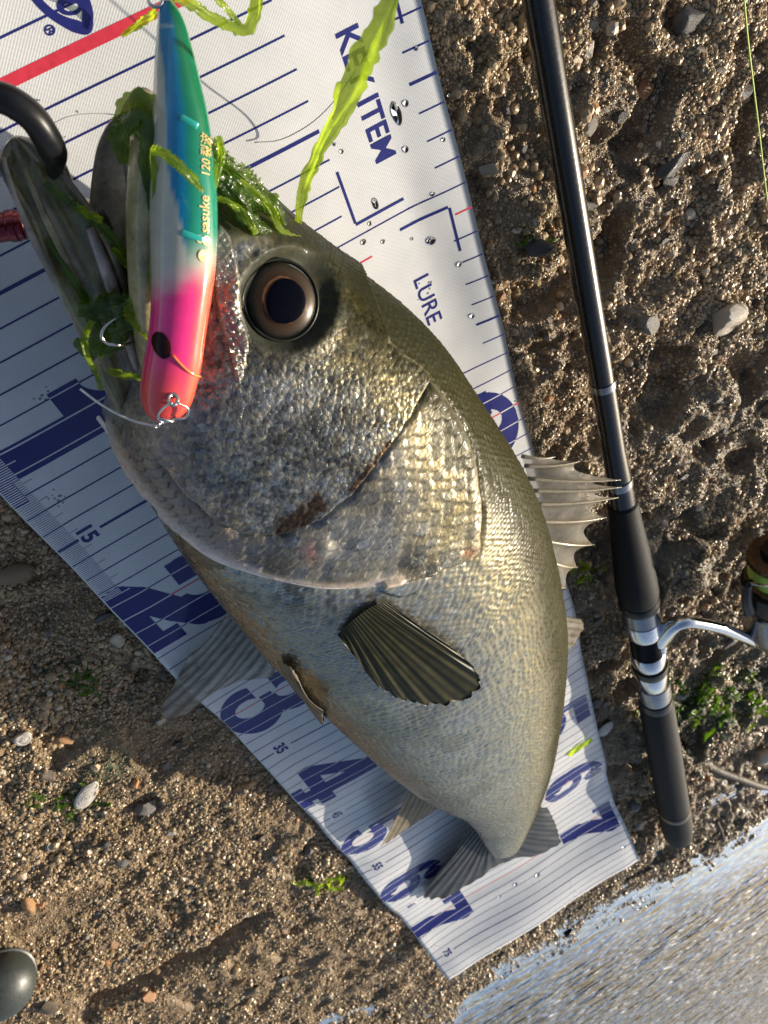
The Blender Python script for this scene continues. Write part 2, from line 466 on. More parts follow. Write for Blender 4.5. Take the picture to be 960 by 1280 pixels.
def mat_weed(name, c0, c1, trans=0.55):
    m = NT(name); c = m.coord(); mp = m.n('Mapping'); mp.inputs['Scale'].default_value = (1, 1, 1); m.l(c, mp.inputs[0])
    e = m.attr('edge'); n1 = m.noise(140, 5, 0.6, c); n2 = m.noise(420, 3, 0.5, c)
    r = m.ramp(n1.outputs[0], [(0.3, c0), (0.7, c1)])
    col = r.outputs[0]
    m.l(col, m.b.inputs['Base Color']); m.set(Roughness=0.22, Coat_Weight=0.6, Coat_Roughness=0.08)
    bm_ = m.bump(m.math('ADD', n2.outputs[0], m.math('SINE', m.math('MULTIPLY', e.outputs['Fac'], 25.0))), 0.35, 0.0008)
    m.l(bm_, m.b.inputs['Normal'])
    tr = m.n('BsdfTranslucent'); bc = m.mix(1.0, col, (1.7, 1.75, 1.2), 'MULTIPLY'); m.l(bc, tr.inputs[0])
    mx = m.n('MixShader'); mx.inputs[0].default_value = trans
    m.l(m.b.outputs[0], mx.inputs[1]); m.l(tr.outputs[0], mx.inputs[2])
    tp = m.n('BsdfTransparent'); tp.inputs[0].default_value = (0.75, 0.9, 0.3, 1)
    mx2 = m.n('MixShader'); mx2.inputs[0].default_value = 0.82
    m.l(tp.outputs[0], mx2.inputs[1]); m.l(mx.outputs[0], mx2.inputs[2])
    m.l(mx2.outputs[0], m.out.inputs[0])
    return m.m
M_WEED = mat_weed('green_weed', (0.14, 0.22, 0.006), (0.42, 0.55, 0.02), 0.6)
M_WEED_D = mat_weed('deep_green_weed', (0.016, 0.055, 0.003), (0.11, 0.20, 0.010), 0.45)

def mat_lure():
    m = NT('lure_plastic'); a = m.attr('skin'); al = m.attr('clear'); c = m.coord(); nz = m.noise(200, 4, 0.6, c)
    k = m.ramp(nz.outputs[0], [(0.3, (0.9,)*3), (0.7, (1.08,)*3)])
    m.l(m.mix(1.0, a.outputs['Color'], k.outputs[0], 'MULTIPLY'), m.b.inputs['Base Color'])
    m.l(al.outputs['Fac'], m.b.inputs['Transmission Weight'])
    m.set(Roughness=0.12, Coat_Weight=1.0, Coat_Roughness=0.03, IOR=1.3)
    m.l(m.bump(nz.outputs[0], 0.05, 0.0008), m.b.inputs['Normal'])
    return m.m
M_LURE = mat_lure()
M_GOLD = simple('gold_print', (0.75, 0.58, 0.24), 0.3, 0.5)
M_STEEL = simple('steel', (0.62, 0.60, 0.57), 0.18, 1.0)
M_CHROME = simple('chrome', (0.72, 0.74, 0.78), 0.10, 1.0)
M_TEAL = simple('teal_plastic', (0.03, 0.42, 0.34), 0.15, coat=1.0)
M_BLANK = simple('rod_blank', (0.007, 0.008, 0.010), 0.25, 0.0, 0.35, nscale=700)
M_EVA = simple('black_foam', (0.007, 0.007, 0.0075), 0.6, spec=0.18, nscale=1500, noise_amt=0.3, bump=0.4)
M_BLACK = simple('black_plastic', (0.008, 0.008, 0.009), 0.32, spec=0.3)
M_GUN = simple('grey_metal', (0.30, 0.31, 0.33), 0.25, 1.0)
M_BROWN = simple('bronze_metal', (0.11, 0.075, 0.05), 0.3, 0.8)
M_REDM = simple('red_anodised', (0.22, 0.012, 0.022), 0.25, 0.6, 0.5)
M_LINE = simple('green_braid', (0.42, 0.58, 0.08), 0.5)
M_MONO = simple('clear_line', (0.62, 0.62, 0.58), 0.15, coat=0.5)
M_CAP = simple('grey_rubber', (0.038, 0.044, 0.040), 0.42, nscale=600, noise_amt=0.2, bump=0.15)
M_SHELL = simple('shell', (0.55, 0.50, 0.43), 0.35, nscale=300, noise_amt=0.25, bump=0.3)
M_TWIG = simple('twig', (0.045, 0.032, 0.022), 0.7, nscale=300, noise_amt=0.3, bump=0.4)

# ------------------------------------------------------------------ measuring mat surface
MATW = 21.3; MATV0 = -6.0; MATV1 = 78.4
_dv = ([-10, 20, 30, 40, 50, 60, 68, 74, 80], [0, 0, 0.1, -0.3, -0.9, -1.7, -2.1, -2.3, -2.6])
def mat_pt(u, v, lift=0.0):
    """mat coordinates (cm) -> world (cm)"""
    u = np.asarray(u, float); v = np.asarray(v, float)
    vv = v + np.interp(v, *_dv)
    x = u + 0.35 * np.sin(v * 0.075 - 0.4) * sstep(15, 60, v) + 0.03*np.sin(v*0.9)*(np.abs(u - MATW/2) / MATW*2)**4
    z = 0.16*np.sin(v*0.34 + u*0.05) * sstep(3, 18, v) + 0.10*np.sin(v*0.9 + 1.0 + u*0.12)*sstep(30, 50, v) + 0.10*np.sin(u*0.5 + v*0.12)
    e = np.minimum(u, MATW - u)
    z = z + 0.10*sstep(1.6, 0, e)*np.sin(v*0.55)
    z = z + 0.35*sstep(2.5, 0, MATW - u)*np.exp(-((v - 10)/6.0)**2)
    end = np.clip(v - 69.0, 0, None); z = z + 0.24*end*sstep(0, 2.5, end)             # the rolled end springs up a little
    return np.stack([x, -vv, z + 0.15 + lift], -1)

def in_mat(x, y, margin=0.0):
    v = -y; return (x > -margin) & (x < MATW + margin + 0.3) & (v > MATV0) & (v < MATV1 + margin)

# ------------------------------------------------------------------ ground height
SH = np.array([bp(x, y, -0.95)[:2] for x, y in ((1100, 960), (960, 1022), (902, 1058), (845, 1092), (768, 1125), (692, 1168), (639, 1197), (590, 1225), (538, 1262), (490, 1320))])
SH = np.concatenate([[SH[0] + (SH[0]-SH[1])*40], SH, [SH[-1] + (SH[-1]-SH[-2])*40]])
def shore(x, y):
    """signed distance (cm) to the waterline, positive on the water side"""
    d = seg_dist(x, y, [tuple(p) for p in SH])
    poly = [tuple(p) for p in SH] + [(SH[-1][0], -1e5), (SH[0][0] + 1e4, -1e5)]
    s = inpoly(x, y, poly)
    return np.where(s, d, -d)
WATER_Z = -0.95
def ground_h(x, y):
    x = np.asarray(x, float); y = np.asarray(y, float)
    right = sstep(18, 26, x)
    wx = x + 1.2*vnoise(x, y, 2.0, 71); wy = y + 1.2*vnoise(x, y, 2.0, 72)
    h = (fbm(wx, wy, 9.0, 1, 3) - 0.5) * 1.1
    h += (fbm(wx, wy, 3.2, 2, 3) - 0.5) * (0.55 + 1.0*right)
    h += (fbm(wx, wy, 1.2, 3, 3) - 0.5) * (0.42 + 0.75*right)
    h += (vnoise(x, y, 0.35, 4) - 0.5) * 0.16
    pit = vnoise(wx, wy, 2.6, 5); h -= sstep(0.68, 0.78, pit) * (0.35 + 0.75*right)
    pit2 = vnoise(wx, wy, 1.1, 6); h -= sstep(0.76, 0.84, pit2) * (0.18 + 0.22*right)
    g = np.abs(x) + np.abs(y)
    sd = shore(x, y)
    h = h*(1 - 0.55*sstep(-9, 0, sd)) - 0.42
    h = h - 0.55*sstep(-6, 0.5, sd) - 0.04*np.clip(sd, 0, 200)
    far = sstep(120, 400, g); h = h*(1 - far) + far*np.where(sd > 0, -8.0, -0.6 - 0*h)
    # under the mat the ground only carries it
    e = np.minimum(np.minimum(x + 0.2, MATW + 0.5 - x), np.minimum(-y - MATV0, MATV1 + 0.3 + y))
    cap = -0.22 - 0.35*sstep(-0.4, 0.8, e)
    h = np.where(e > -0.4, np.minimum(h, cap), h)
    # the trench with the long dark shadow on the sand
    tr = seg_dist(x, y, TRENCH); h = h - 2.0*np.exp(-(tr/1.0)**2)
    return h
TRENCH = [tuple(bp(*p, -0.4)[:2]) for p in ((120, 1262), (200, 1225), (270, 1190), (310, 1165))]

def axis(lo, hi, step_lo, step_hi, outer):
    xs = [lo]
    while xs[-1] < hi:
        t = (xs[-1] - lo)/(hi - lo); xs.append(xs[-1] + step_lo*(1 - t) + step_hi*t)
    a = [hi + (outer - hi)*k for k in (0.0008, 0.003, 0.008, 0.02, 0.05, 0.12, 0.3, 1.0)]
    b = [lo - (outer + lo)*k for k in (0.0008, 0.003, 0.008, 0.02, 0.05, 0.12, 0.3, 1.0)]
    return np.array(b[::-1] + xs + a)
GX = axis(-40.0, 58.0, 0.135, 0.135, 6000.0)
gy = axis(-10.0, 104.0, 0.09, 0.24, 6000.0)
GY = -gy[::-1]
XX, YY = np.meshgrid(GX, GY, indexing='ij')
ZZ = ground_h(XX, YY)
def gz(x, y):
    i = np.clip(np.searchsorted(GX, x) - 1, 0, len(GX) - 2); j = np.clip(np.searchsorted(GY, y) - 1, 0, len(GY) - 2)
    a = (x - GX[i])/(GX[i+1] - GX[i]); b = (y - GY[j])/(GY[j+1] - GY[j])
    return (ZZ[i, j]*(1-a) + ZZ[i+1, j]*a)*(1-b) + (ZZ[i, j+1]*(1-a) + ZZ[i+1, j+1]*a)*b
SDN = shore(XX, YY)
wet = 0.85*sstep(-12, -2, SDN) + 0.35*sstep(0.55, 0.7, fbm(XX, YY, 12, 9, 3))
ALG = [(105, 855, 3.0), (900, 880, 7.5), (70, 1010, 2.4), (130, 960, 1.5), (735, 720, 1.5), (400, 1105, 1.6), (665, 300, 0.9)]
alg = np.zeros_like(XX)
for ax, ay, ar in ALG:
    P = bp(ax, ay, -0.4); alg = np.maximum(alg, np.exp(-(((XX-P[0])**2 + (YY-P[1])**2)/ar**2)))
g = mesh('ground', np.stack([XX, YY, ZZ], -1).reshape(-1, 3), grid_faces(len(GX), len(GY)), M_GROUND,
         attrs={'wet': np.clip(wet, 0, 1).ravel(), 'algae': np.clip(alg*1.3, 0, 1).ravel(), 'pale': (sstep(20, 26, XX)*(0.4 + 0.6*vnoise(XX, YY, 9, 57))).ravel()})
tag(g, kind='structure')

# water
wxs = np.concatenate([[-6000, -900, -200], np.linspace(-60, 120, 91), [300, 900, 6000]])
wys = np.concatenate([[-6000, -2000, -800], np.linspace(-400, -70, 166)])
WX, WY = np.meshgrid(wxs, wys, indexing='ij'); wd = shore(WX, WY)
wo_ = mesh('water', np.stack([WX, WY, np.full_like(WX, WATER_Z)], -1).reshape(-1, 3), grid_faces(len(wxs), len(wys)), M_WATER,
           attrs={'calm': (0.16 + 0.84*sstep(2, 26, wd + 10*(vnoise(WX, WY, 14, 33) - 0.5))).ravel()})
tag(wo_, kind='structure')

# ------------------------------------------------------------------ sand grains and gravel (geometry-node instances, stuff)
def grain_mesh(name, seed, sub, mat, rough=0.35):
    r = np.random.default_rng(seed); bm = bmesh.new(); bmesh.ops.create_icosphere(bm, subdivisions=sub, radius=1.0)
    ax = r.uniform(0.6, 1.15, 3); dirs = r.normal(size=(7, 3)); dirs /= np.linalg.norm(dirs, axis=1)[:, None]; am = r.uniform(-rough, rough*0.4, 7)
    cuts = r.normal(size=(11, 3)); cuts /= np.linalg.norm(cuts, axis=1)[:, None]; cl = r.uniform(0.55, 0.92, 11)
    for v in bm.verts:
        n = np.array(v.co); k = 1 + sum(a*max(0, n @ d)**3 for a, d in zip(am, dirs)); n = n*k
        for d, c in zip(cuts, cl): n = n - d*max(0, n @ d - c)*0.9
        v.co = Vector(n*ax)
    me = bpy.data.meshes.new(name); bm.to_mesh(me); bm.free(); me.materials.append(mat)
    return me

def scatter(name, pts, scl, tint, sub, label, cat, rough):
    me = bpy.data.meshes.new(name); me.vertices.add(len(pts)); me.vertices.foreach_set('co', (pts*0.01).astype(np.float32).ravel())
    for k, a in (('scl', scl*0.01), ('tint', tint)):
        at = me.attributes.new(k, 'FLOAT', 'POINT'); at.data.foreach_set('value', a.astype(np.float32))
    rot = rng.uniform(0, 6.28, (len(pts), 3)).astype(np.float32)
    at = me.attributes.new('rot', 'FLOAT_VECTOR', 'POINT'); at.data.foreach_set('vector', rot.ravel())
    me.update()
    o = bpy.data.objects.new(name, me); COL.objects.link(o)
    gname = name + '_nodes'; ng = bpy.data.node_groups.new(gname, 'GeometryNodeTree')
    ng.interface.new_socket('Geometry', in_out='INPUT', socket_type='NodeSocketGeometry')
    ng.interface.new_socket('Geometry', in_out='OUTPUT', socket_type='NodeSocketGeometry')
    gi = ng.nodes.new('NodeGroupInput'); go = ng.nodes.new('NodeGroupOutput')
    inst = ng.nodes.new('GeometryNodeInstanceOnPoints'); ng.links.new(gi.outputs[0], inst.inputs['Points'])
    # grain shape built inside the node tree: a low icosphere pushed about by noise
    ico = ng.nodes.new('GeometryNodeMeshIcoSphere'); ico.inputs['Radius'].default_value = 1.0; ico.inputs['Subdivisions'].default_value = sub
    sp = ng.nodes.new('GeometryNodeSetPosition'); ng.links.new(ico.outputs[0], sp.inputs['Geometry'])
    nz = ng.nodes.new('ShaderNodeTexNoise'); nz.inputs['Scale'].default_value = 0.9; nz.inputs['Detail'].default_value = 2
    sub_ = ng.nodes.new('ShaderNodeVectorMath'); sub_.operation = 'SUBTRACT'; ng.links.new(nz.outputs['Color'], sub_.inputs[0]); sub_.inputs[1].default_value = (0.5, 0.5, 0.5)
    mu = ng.nodes.new('ShaderNodeVectorMath'); mu.operation = 'MULTIPLY'; ng.links.new(sub_.outputs[0], mu.inputs[0]); mu.inputs[1].default_value = (rough*3, rough*3, rough*2.2)
    ng.links.new(mu.outputs[0], sp.inputs['Offset'])
    sm = ng.nodes.new('GeometryNodeSetMaterial'); sm.inputs['Material'].default_value = M_GRAIN
    ng.links.new(sp.outputs[0], sm.inputs['Geometry']); ng.links.new(sm.outputs[0], inst.inputs['Instance'])
    for an, dt, sock in (('scl', 'FLOAT', 'Scale'), ('rot', 'FLOAT_VECTOR', 'Rotation')):
        na = ng.nodes.new('GeometryNodeInputNamedAttribute'); na.data_type = dt; na.inputs['Name'].default_value = an
        ng.links.new(na.outputs['Attribute'], inst.inputs[sock])
    ng.links.new(inst.outputs[0], go.inputs[0])
    md = o.modifiers.new('scatter', 'NODES'); md.node_group = ng
    me.materials.append(M_GRAIN)
    tag(o, label, cat, kind='stuff')
    return o

def frustum_pts(n, zg=-0.4, margin=60):
    """points on the ground whose density follows how large the ground shows in the photograph"""
    x = rng.uniform(-margin, 960 + margin, n); y = rng.uniform(-margin, 1280 + margin, n)
    d = np.stack([(x-480)/FPX, (y-640)/FPX, np.ones(n)], -1) @ RC
    ok = d[:, 2] < -0.08; t = np.where(ok, (zg - CC[2])/np.where(ok, d[:, 2], -1), 0)
    P = CC + t[:, None]*d
    return P[ok & (P[:, 1] > -104) & (P[:, 1] < 12)]

def place(P, sink):
    x, y = P[:, 0], P[:, 1]
    k = ~in_mat(x, y, -0.05) & (shore(x, y) < 12); P = P[k]
    P[:, 2] = gz(P[:, 0], P[:, 1]); return P
A = frustum_pts(420000, margin=170); u_ = rng.uniform(-45, 62, 90000); v_ = rng.uniform(-104, 12, 90000)
A = place(np.concatenate([A, np.stack([u_, v_, 0*u_], -1)]), 0)
s = np.clip(rng.lognormal(-2.95, 0.42, len(A)), 0.02, 0.16) * (0.75 + 0.010*np.abs(A[:, 1])) * (0.55 + 0.9*vnoise(A[:, 0], A[:, 1], 5.0, 55))
A[:, 2] += s*0.35
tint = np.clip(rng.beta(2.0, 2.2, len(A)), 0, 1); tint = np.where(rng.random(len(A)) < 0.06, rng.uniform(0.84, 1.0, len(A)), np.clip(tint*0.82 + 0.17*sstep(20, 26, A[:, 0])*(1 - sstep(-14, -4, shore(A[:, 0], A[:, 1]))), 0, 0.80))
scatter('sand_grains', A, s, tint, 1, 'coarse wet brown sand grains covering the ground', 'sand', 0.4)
G2 = place(frustum_pts(9000), 0)
keep = vnoise(G2[:, 0], G2[:, 1], 6.0, 61) + 0.35*sstep(16, 26, G2[:, 0]) + 0.35*sstep(-14, 0, shore(G2[:, 0], G2[:, 1])) > 0.48; G2 = G2[keep]
s2 = np.clip(rng.lognormal(-2.0, 0.35, len(G2)), 0.08, 0.30)*(0.9 + 0.005*np.abs(G2[:, 1])); G2[:, 2] += s2*0.25
t2 = np.where(rng.random(len(G2)) < 0.12, rng.uniform(0.84, 0.97, len(G2)), rng.beta(1.6, 2.0, len(G2))*0.8)
scatter('fine_gravel', G2, s2, t2, 2, 'small mixed gravel strewn over the wet sand', 'gravel', 0.4)

# ------------------------------------------------------------------ measuring mat
def build_mat():
    root = empty('measuring_mat', (MATW/2, -30, 0))
    tag(root, 'white vinyl fish measuring mat with navy centimetre lines and big numerals under the fish', 'measuring mat')
    us = np.linspace(0, MATW, 72); vs_ = np.linspace(MATV0, MATV1, 290)
    U, V = np.meshgrid(us, vs_, indexing='ij')
    # slightly ragged far end
    Vw = np.where(V > 78, V + 0.12*np.sin(U*1.3)*(V - 78), V)
    top = mat_pt(U, Vw); bot = top.copy(); bot[..., 2] -= 0.07
    n, m = U.shape
    Vt = np.concatenate([top.reshape(-1, 3), bot.reshape(-1, 3)])
    F = np.concatenate([grid_faces(n, m)[:, ::-1], grid_faces(n, m, off=n*m)])
    side = []
    for i in range(n - 1):
        for j in (0, m - 1): side.append((i*m + j, (i+1)*m + j, (i+1)*m + j + n*m, i*m + j + n*m))
    for j in range(m - 1):
        for i in (0, n - 1): side.append((i*m + j, i*m + j + 1, i*m + j + 1 + n*m, i*m + j + n*m))
    F = np.concatenate([F, np.array(side)])
    uv = np.stack([U.ravel(), V.ravel(), 0*U.ravel()], -1)
    mesh('sheet', Vt, F, M_VINYL, root, attrs={'uvcm': np.concatenate([uv, uv])})

    # --- big slab numerals as implicit shapes: X runs along +v, Y along +u, both in cm from the numeral's centre line / foot
    def stroke(X, Y, pts, wd): return seg_dist(X, Y, pts) < wd
    def ell(X, Y, cx, cy, rx, ry): return ((X-cx)/rx)**2 + ((Y-cy)/ry)**2 < 1
    def rect(X, Y, x0, x1, y0, y1): return (X > x0) & (X < x1) & (Y > y0) & (Y < y1)
    def digit(k, X, Y):
        if k == 1:
            r = rect(X, Y, -0.45, 0.95, 0, 5.5) | rect(X, Y, -1.5, 0.3, 3.05, 4.25) | rect(X, Y, -1.4, 2.0, -0.6, 0.0)
            return r | (rect(X, Y, -1.5, 0.3, 4.2, 5.5) & ~ell(X, Y, -1.5, 5.7, 1.15, 1.5))
        if k == 2:
            r = ell(X, Y, 0.25, 3.65, 2.2, 1.85) & ~(ell(X, Y, -0.15, 3.85, 0.75, 0.85)) & ~((X < 0.1) & (Y < 3.2))
            r = r & ~rect(X, Y, -3, -0.05, 2, 3.3)
            r |= rect(X, Y, -1.9, -0.55, 3.0, 4.3)
            r |= stroke(X, Y, [(1.6, 3.0), (0.6, 2.2), (-1.0, 1.2), (-1.5, 0.6)], 0.72)
            r |= rect(X, Y, -2.1, 2.3, 0, 1.05) | rect(X, Y, 1.35, 2.3, 1.0, 1.8)
            return r & (Y > 0) & (Y < 5.5)
        if k == 3:
            r = ell(X, Y, 0.1, 3.95, 1.9, 1.55) | ell(X, Y, 0.2, 1.55, 2.2, 1.7)
            r &= ~(ell(X, Y, -0.1, 3.95, 0.65, 0.75) | ell(X, Y, -0.1, 1.55, 0.8, 0.85))
            r &= ~rect(X, Y, -3, -0.35, 2.2, 3.4)
            r |= rect(X, Y, -0.6, 0.4, 2.35, 3.05)
            return r
        if k == 4:
            r = stroke(X, Y, [(0.35, 5.2), (-1.9, 1.7)], 0.55) | rect(X, Y, 0.0, 1.25, 0, 5.5) | rect(X, Y, -2.4, 2.1, 1.15, 2.2) | rect(X, Y, -0.7, 1.9, 0, 0.75)
            return r & (Y < 5.5) & (Y > 0)
        if k == 5:
            r = rect(X, Y, -1.7, 1.7, 4.3, 5.5) | rect(X, Y, -1.7, -0.75, 2.6, 5.0) | (ell(X, Y, 0.0, 1.75, 2.0, 1.8) & ~ell(X, Y, -0.25, 1.7, 0.8, 0.85))
            return r & ~rect(X, Y, -3, -0.9, 1.9, 2.6)
        if k == 6:
            r = ell(X, Y, 0, 1.75, 2.0, 1.75) & ~ell(X, Y, 0.05, 1.7, 0.7, 0.95)
            up = ell(X, Y, 0.25, 2.7, 2.2, 2.8) & ~ell(X, Y, 0.75, 2.9, 1.3, 1.8) & (X < 0.2)
            return r | up | ell(X, Y, 0.95, 4.55, 0.85, 0.85)
        if k == 7:
            r = rect(X, Y, -2.0, 1.9, 4.2, 5.4) | rect(X, Y, -2.0, -1.1, 3.6, 4.6) | stroke(X, Y, [(1.35, 4.6), (0.2, 2.6), (-0.2, 0.5)], 0.72) | stroke(X, Y, [(-0.2, 1.6), (-0.3, 0.2)], 0.8)
            return r & (Y > 0)
    def raster(fn, x0, x1, y0, y1, step, org):
        """rows of exact runs -> quads; org maps local X,Y to mat u,v"""
        ys = np.arange(y0, y1, step); xs = np.arange(x0, x1 + 0.02, 0.02)
        XX_, YY_ = np.meshgrid(xs, ys + step/2, indexing='ij'); I = fn(XX_, YY_)
        quads = []
        for j, y in enumerate(ys):
            c = I[:, j].astype(np.int8); e = np.flatnonzero(np.diff(np.r_[0, c, 0]))
            for a, b in zip(e[::2], e[1::2]):
                xa, xb = xs[a], xs[min(b, len(xs)-1)]; k = max(1, int((xb - xa)/(0.8 if org(np.zeros(1), np.zeros(1))[0][1] > -60 else 0.25)) + 1); t = np.linspace(xa, xb, k + 1)
                for p, q in zip(t[:-1], t[1:]): quads.append((p, q, y, y + step))
        Q = np.array(quads)
        X = np.stack([Q[:, 0], Q[:, 1], Q[:, 1], Q[:, 0]], 1).ravel(); Y = np.stack([Q[:, 2], Q[:, 2], Q[:, 3], Q[:, 3]], 1).ravel()
        return org(X, Y), np.arange(len(Q)*4).reshape(-1, 4)
    LIFT = 0.006
    dig = []                                                # (k, u of foot, v centre)
    for k in range(1, 8):
        dig.append((k, 0.06 if k > 1 else 0.65, 10.0*k + 0.3))
    for k in range(2, 8):
        dig.append((k, 15.5, 10.0*k + 0.3))
    for k, u0, v0 in dig:
        def fn(X, Y, k=k, u0=u0, v0=v0): return digit(k, X, Y) & (Y + u0 > 0.02) & (Y + u0 < MATW - 0.02)
        P, F = raster(fn, -2.6, 2.6, -0.6, 5.6, 0.03 if k < 4 else 0.05, lambda X, Y: mat_pt(Y + u0, X + v0, LIFT))
        mesh('printed_numeral', P, F, M_NAVY, root, smooth=False)
    def in_dig(u, v):
        r = np.zeros(np.shape(u), bool)
        for k, u0, v0 in dig: r |= digit(k, v - v0, u - u0)
        return r
    # --- lines across; they turn white where they cross a numeral
    batches = {'navy': [], 'red': [], 'white': []}
    def strip(kind, u0, u1, v, wd, lift):
        batches[kind].append((u0, u1, v, wd, lift))
    def line(u0, u1, v, wd, base='navy'):
        uu = np.arange(u0, u1, 0.05); i = in_dig(uu + 0.025, np.full_like(uu, v))
        a = 0
        for b in range(1, len(uu) + 1):
            if b == len(uu) or i[b] != i[a]:
                strip('white' if i[a] else base, uu[a], min(u1, uu[b-1] + 0.05), v, wd if not i[a] else max(0.05, wd*0.9), LIFT*(2 if i[a] else 1)); a = b
    for v in range(-5, 79):
        if v == 0: continue
        wd = 0.10 if v % 5 == 0 else 0.065
        if v % 10 == 0:
            base = 'red' if v in (10, 20, 30, 50, 60, 70) else 'navy'
            line(0.04, 16.9 if v == 10 else MATW - 0.05, v, 0.075, base)
            if v == 10: line(20.55, MATW - 0.05, v, 0.07, 'red')
        elif v < 9 or 10 < v < 17:
            if v % 5 == 0 and v > 0:
                line(0.05, 1.0, v, 0.13); line(2.0, 16.6, v, 0.13); line(20.2, MATW - 0.05, v, 0.11)
            else:
                line(0.05, 16.6 if v != 8 else 16.3, v, wd); line(20.25, MATW - 0.05, v, 0.06)
        elif v % 5 == 0:
            line(0.05, 0.95, v, 0.10); line(2.1, MATW - 0.05, v, 0.10)
        else:
            line(0.05, MATW - 0.05, v, 0.06)
    for k in range(0, 186):                                  # millimetre ticks along the edge
        if k % 10 == 0: continue
        line(0.04, 1.30 if k % 5 == 0 else 0.92, k/10.0, 0.022)
    strip('red', 8.0, 16.4, 0.0, 0.34, LIFT)
    # corner brackets of the boxes round the KEY ITEM and LURE fields
    for (ua, va, ub, vb) in ((16.7, 6.5, 16.7, 8.5), (16.7, 8.55, 18.8, 8.55), (18.3, 9.6, 20.35, 9.6), (20.4, 9.65, 20.4, 11.5), (20.5, 1.0, 20.5, 3.2)):
        if ua == ub: batches['navy'].append(('v', ua, va, vb, 0.11))
        else: strip('navy', ua, ub, va, 0.12, LIFT)
    for kind, mt, nm in (('navy', M_NAVY, 'navy_line'), ('red', M_RED, 'red_line'), ('white', M_WLINE, 'white_line')):
        ticks = ([], [])
        for b in batches[kind]:
            if b[0] == 'v':
                _, u, va, vb, wd = b; t = np.linspace(va, vb, 8); uu = np.stack([np.full(8, u - wd/2), np.full(8, u + wd/2)], 1); vv = np.stack([t, t], 1); lift = LIFT
            else:
                u0, u1, v, wd, lift = b; n_ = max(2, int((u1 - u0)/0.5) + 2); t = np.linspace(u0, u1, n_); uu = np.stack([t, t], 1); vv = np.stack([np.full(n_, v - wd/2), np.full(n_, v + wd/2)], 1)
            tiny = b[0] != 'v' and (wd < 0.03 or u1 - u0 < 1.6 or kind == 'white')
            P, F = ticks if tiny else ([], [])
            o0 = len(P); P += list(mat_pt(uu.ravel(), vv.ravel(), lift))
            F += [(o0+2*i, o0+2*i+1, o0+2*i+3, o0+2*i+2) for i in range(len(uu) - 1)]
            if not tiny: mesh(nm, P, F, mt, root, smooth=False)
        tag(mesh(nm.split('_')[0] + '_ticks', ticks[0], ticks[1], mt, root, smooth=False), kind='stuff')
    # --- lettering
    def lettering(name, s, u, v, size, mat, off=0.0, xs=1.0, lift=LIFT*1.5, sp=1.0):
        cu = bpy.data.curves.new(name, 'FONT'); cu.body = s; cu.size = size; cu.offset = off; cu.resolution_u = 4; cu.space_character = sp
        ob = bpy.data.objects.new(name, cu); COL.objects.link(ob)
        dg = bpy.context.evaluated_depsgraph_get(); me = bpy.data.meshes.new_from_object(ob.evaluated_get(dg))
        bpy.data.objects.remove(ob); 
        co = np.array([x.co for x in me.vertices]); F = [tuple(p.vertices) for p in me.polygons]
        return mesh(name, mat_pt(co[:, 1] + u, co[:, 0]*xs + v, lift), F, mat, root, smooth=False)
    lettering('lettering', 'KEY ITEM', 18.22, 2.55, 1.18, M_NAVY, 0.022, 0.90)
    lettering('lettering', 'LURE', 18.22, 11.75, 1.0, M_NAVY, 0.008, 1.0)
    lettering('lettering', 'ROD', 18.22, -3.2, 1.0, M_NAVY, 0.02, 0.9) if False else None
    for v in range(5, 79, 10):
        if v == 5: continue
        lettering('printed_number', str(v), 1.12, v - 0.52, 0.95, M_NAVY, 0.035, 0.95)
    # maker's mark at the top: pointed oval outline with an o inside and a registered sign
    def uvp(x, y): P = bp(x, y, 0.15); return P[0], -P[1]
    outer = [uvp(*p) for p in ((36, -14), (45, 2), (58, 17), (78, 30), (97, 37), (111, 38), (115, 25), (114, 10), (110, -6), (103, -20))]
    def ring(name, pts, wd, closed=False):
        pts = np.array(pts); 
        n_ = 60; Pq = resample(np.c_[pts, np.zeros(len(pts))], n_)[:, :2]
        T = np.gradient(Pq, axis=0); T /= np.linalg.norm(T, axis=1)[:, None]; Nn = np.stack([-T[:, 1], T[:, 0]], 1)
        wd = np.interp(np.linspace(0, 1, n_), np.linspace(0, 1, len(np.atleast_1d(wd))), np.atleast_1d(wd))[:, None]
        a = Pq - Nn*wd/2; b = Pq + Nn*wd/2; Q = np.stack([a, b], 1).reshape(-1, 2)
        F = [(2*i, 2*i+1, 2*i+3, 2*i+2) for i in range(n_ - 1)]
        return mesh(name, mat_pt(Q[:, 0], Q[:, 1], LIFT*1.5), F, M_NAVY, root, smooth=False)
    inner = [(36, -14), (50, 4), (64, 17), (82, 28), (96, 33.5), (108, 35.5), (110, 24), (109, 9), (104, -6), (97, -20)]
    ring('logo_outline', [uvp(*p) for p in inner], [0.24, 0.24, 0.24, 0.26, 0.34, 0.30, 0.30, 0.26, 0.26])
    th = np.linspace(0, 2*np.pi, 25)
    ring('logo_letter', [uvp(88 + 13*math.cos(t), 8 + 9*math.sin(t)) for t in th], [0.10, 0.10, 0.16, 0.2, 0.10])
    ring('registered_mark', [uvp(62.5 + 6*math.cos(t), 38 + 6*math.sin(t)) for t in th], 0.045)
    uR, vR = uvp(61, 42); lettering('registered_mark', 'R', uR - 0.02, vR - 0.12, 0.3, M_NAVY, 0.004)
    return root
build_mat()

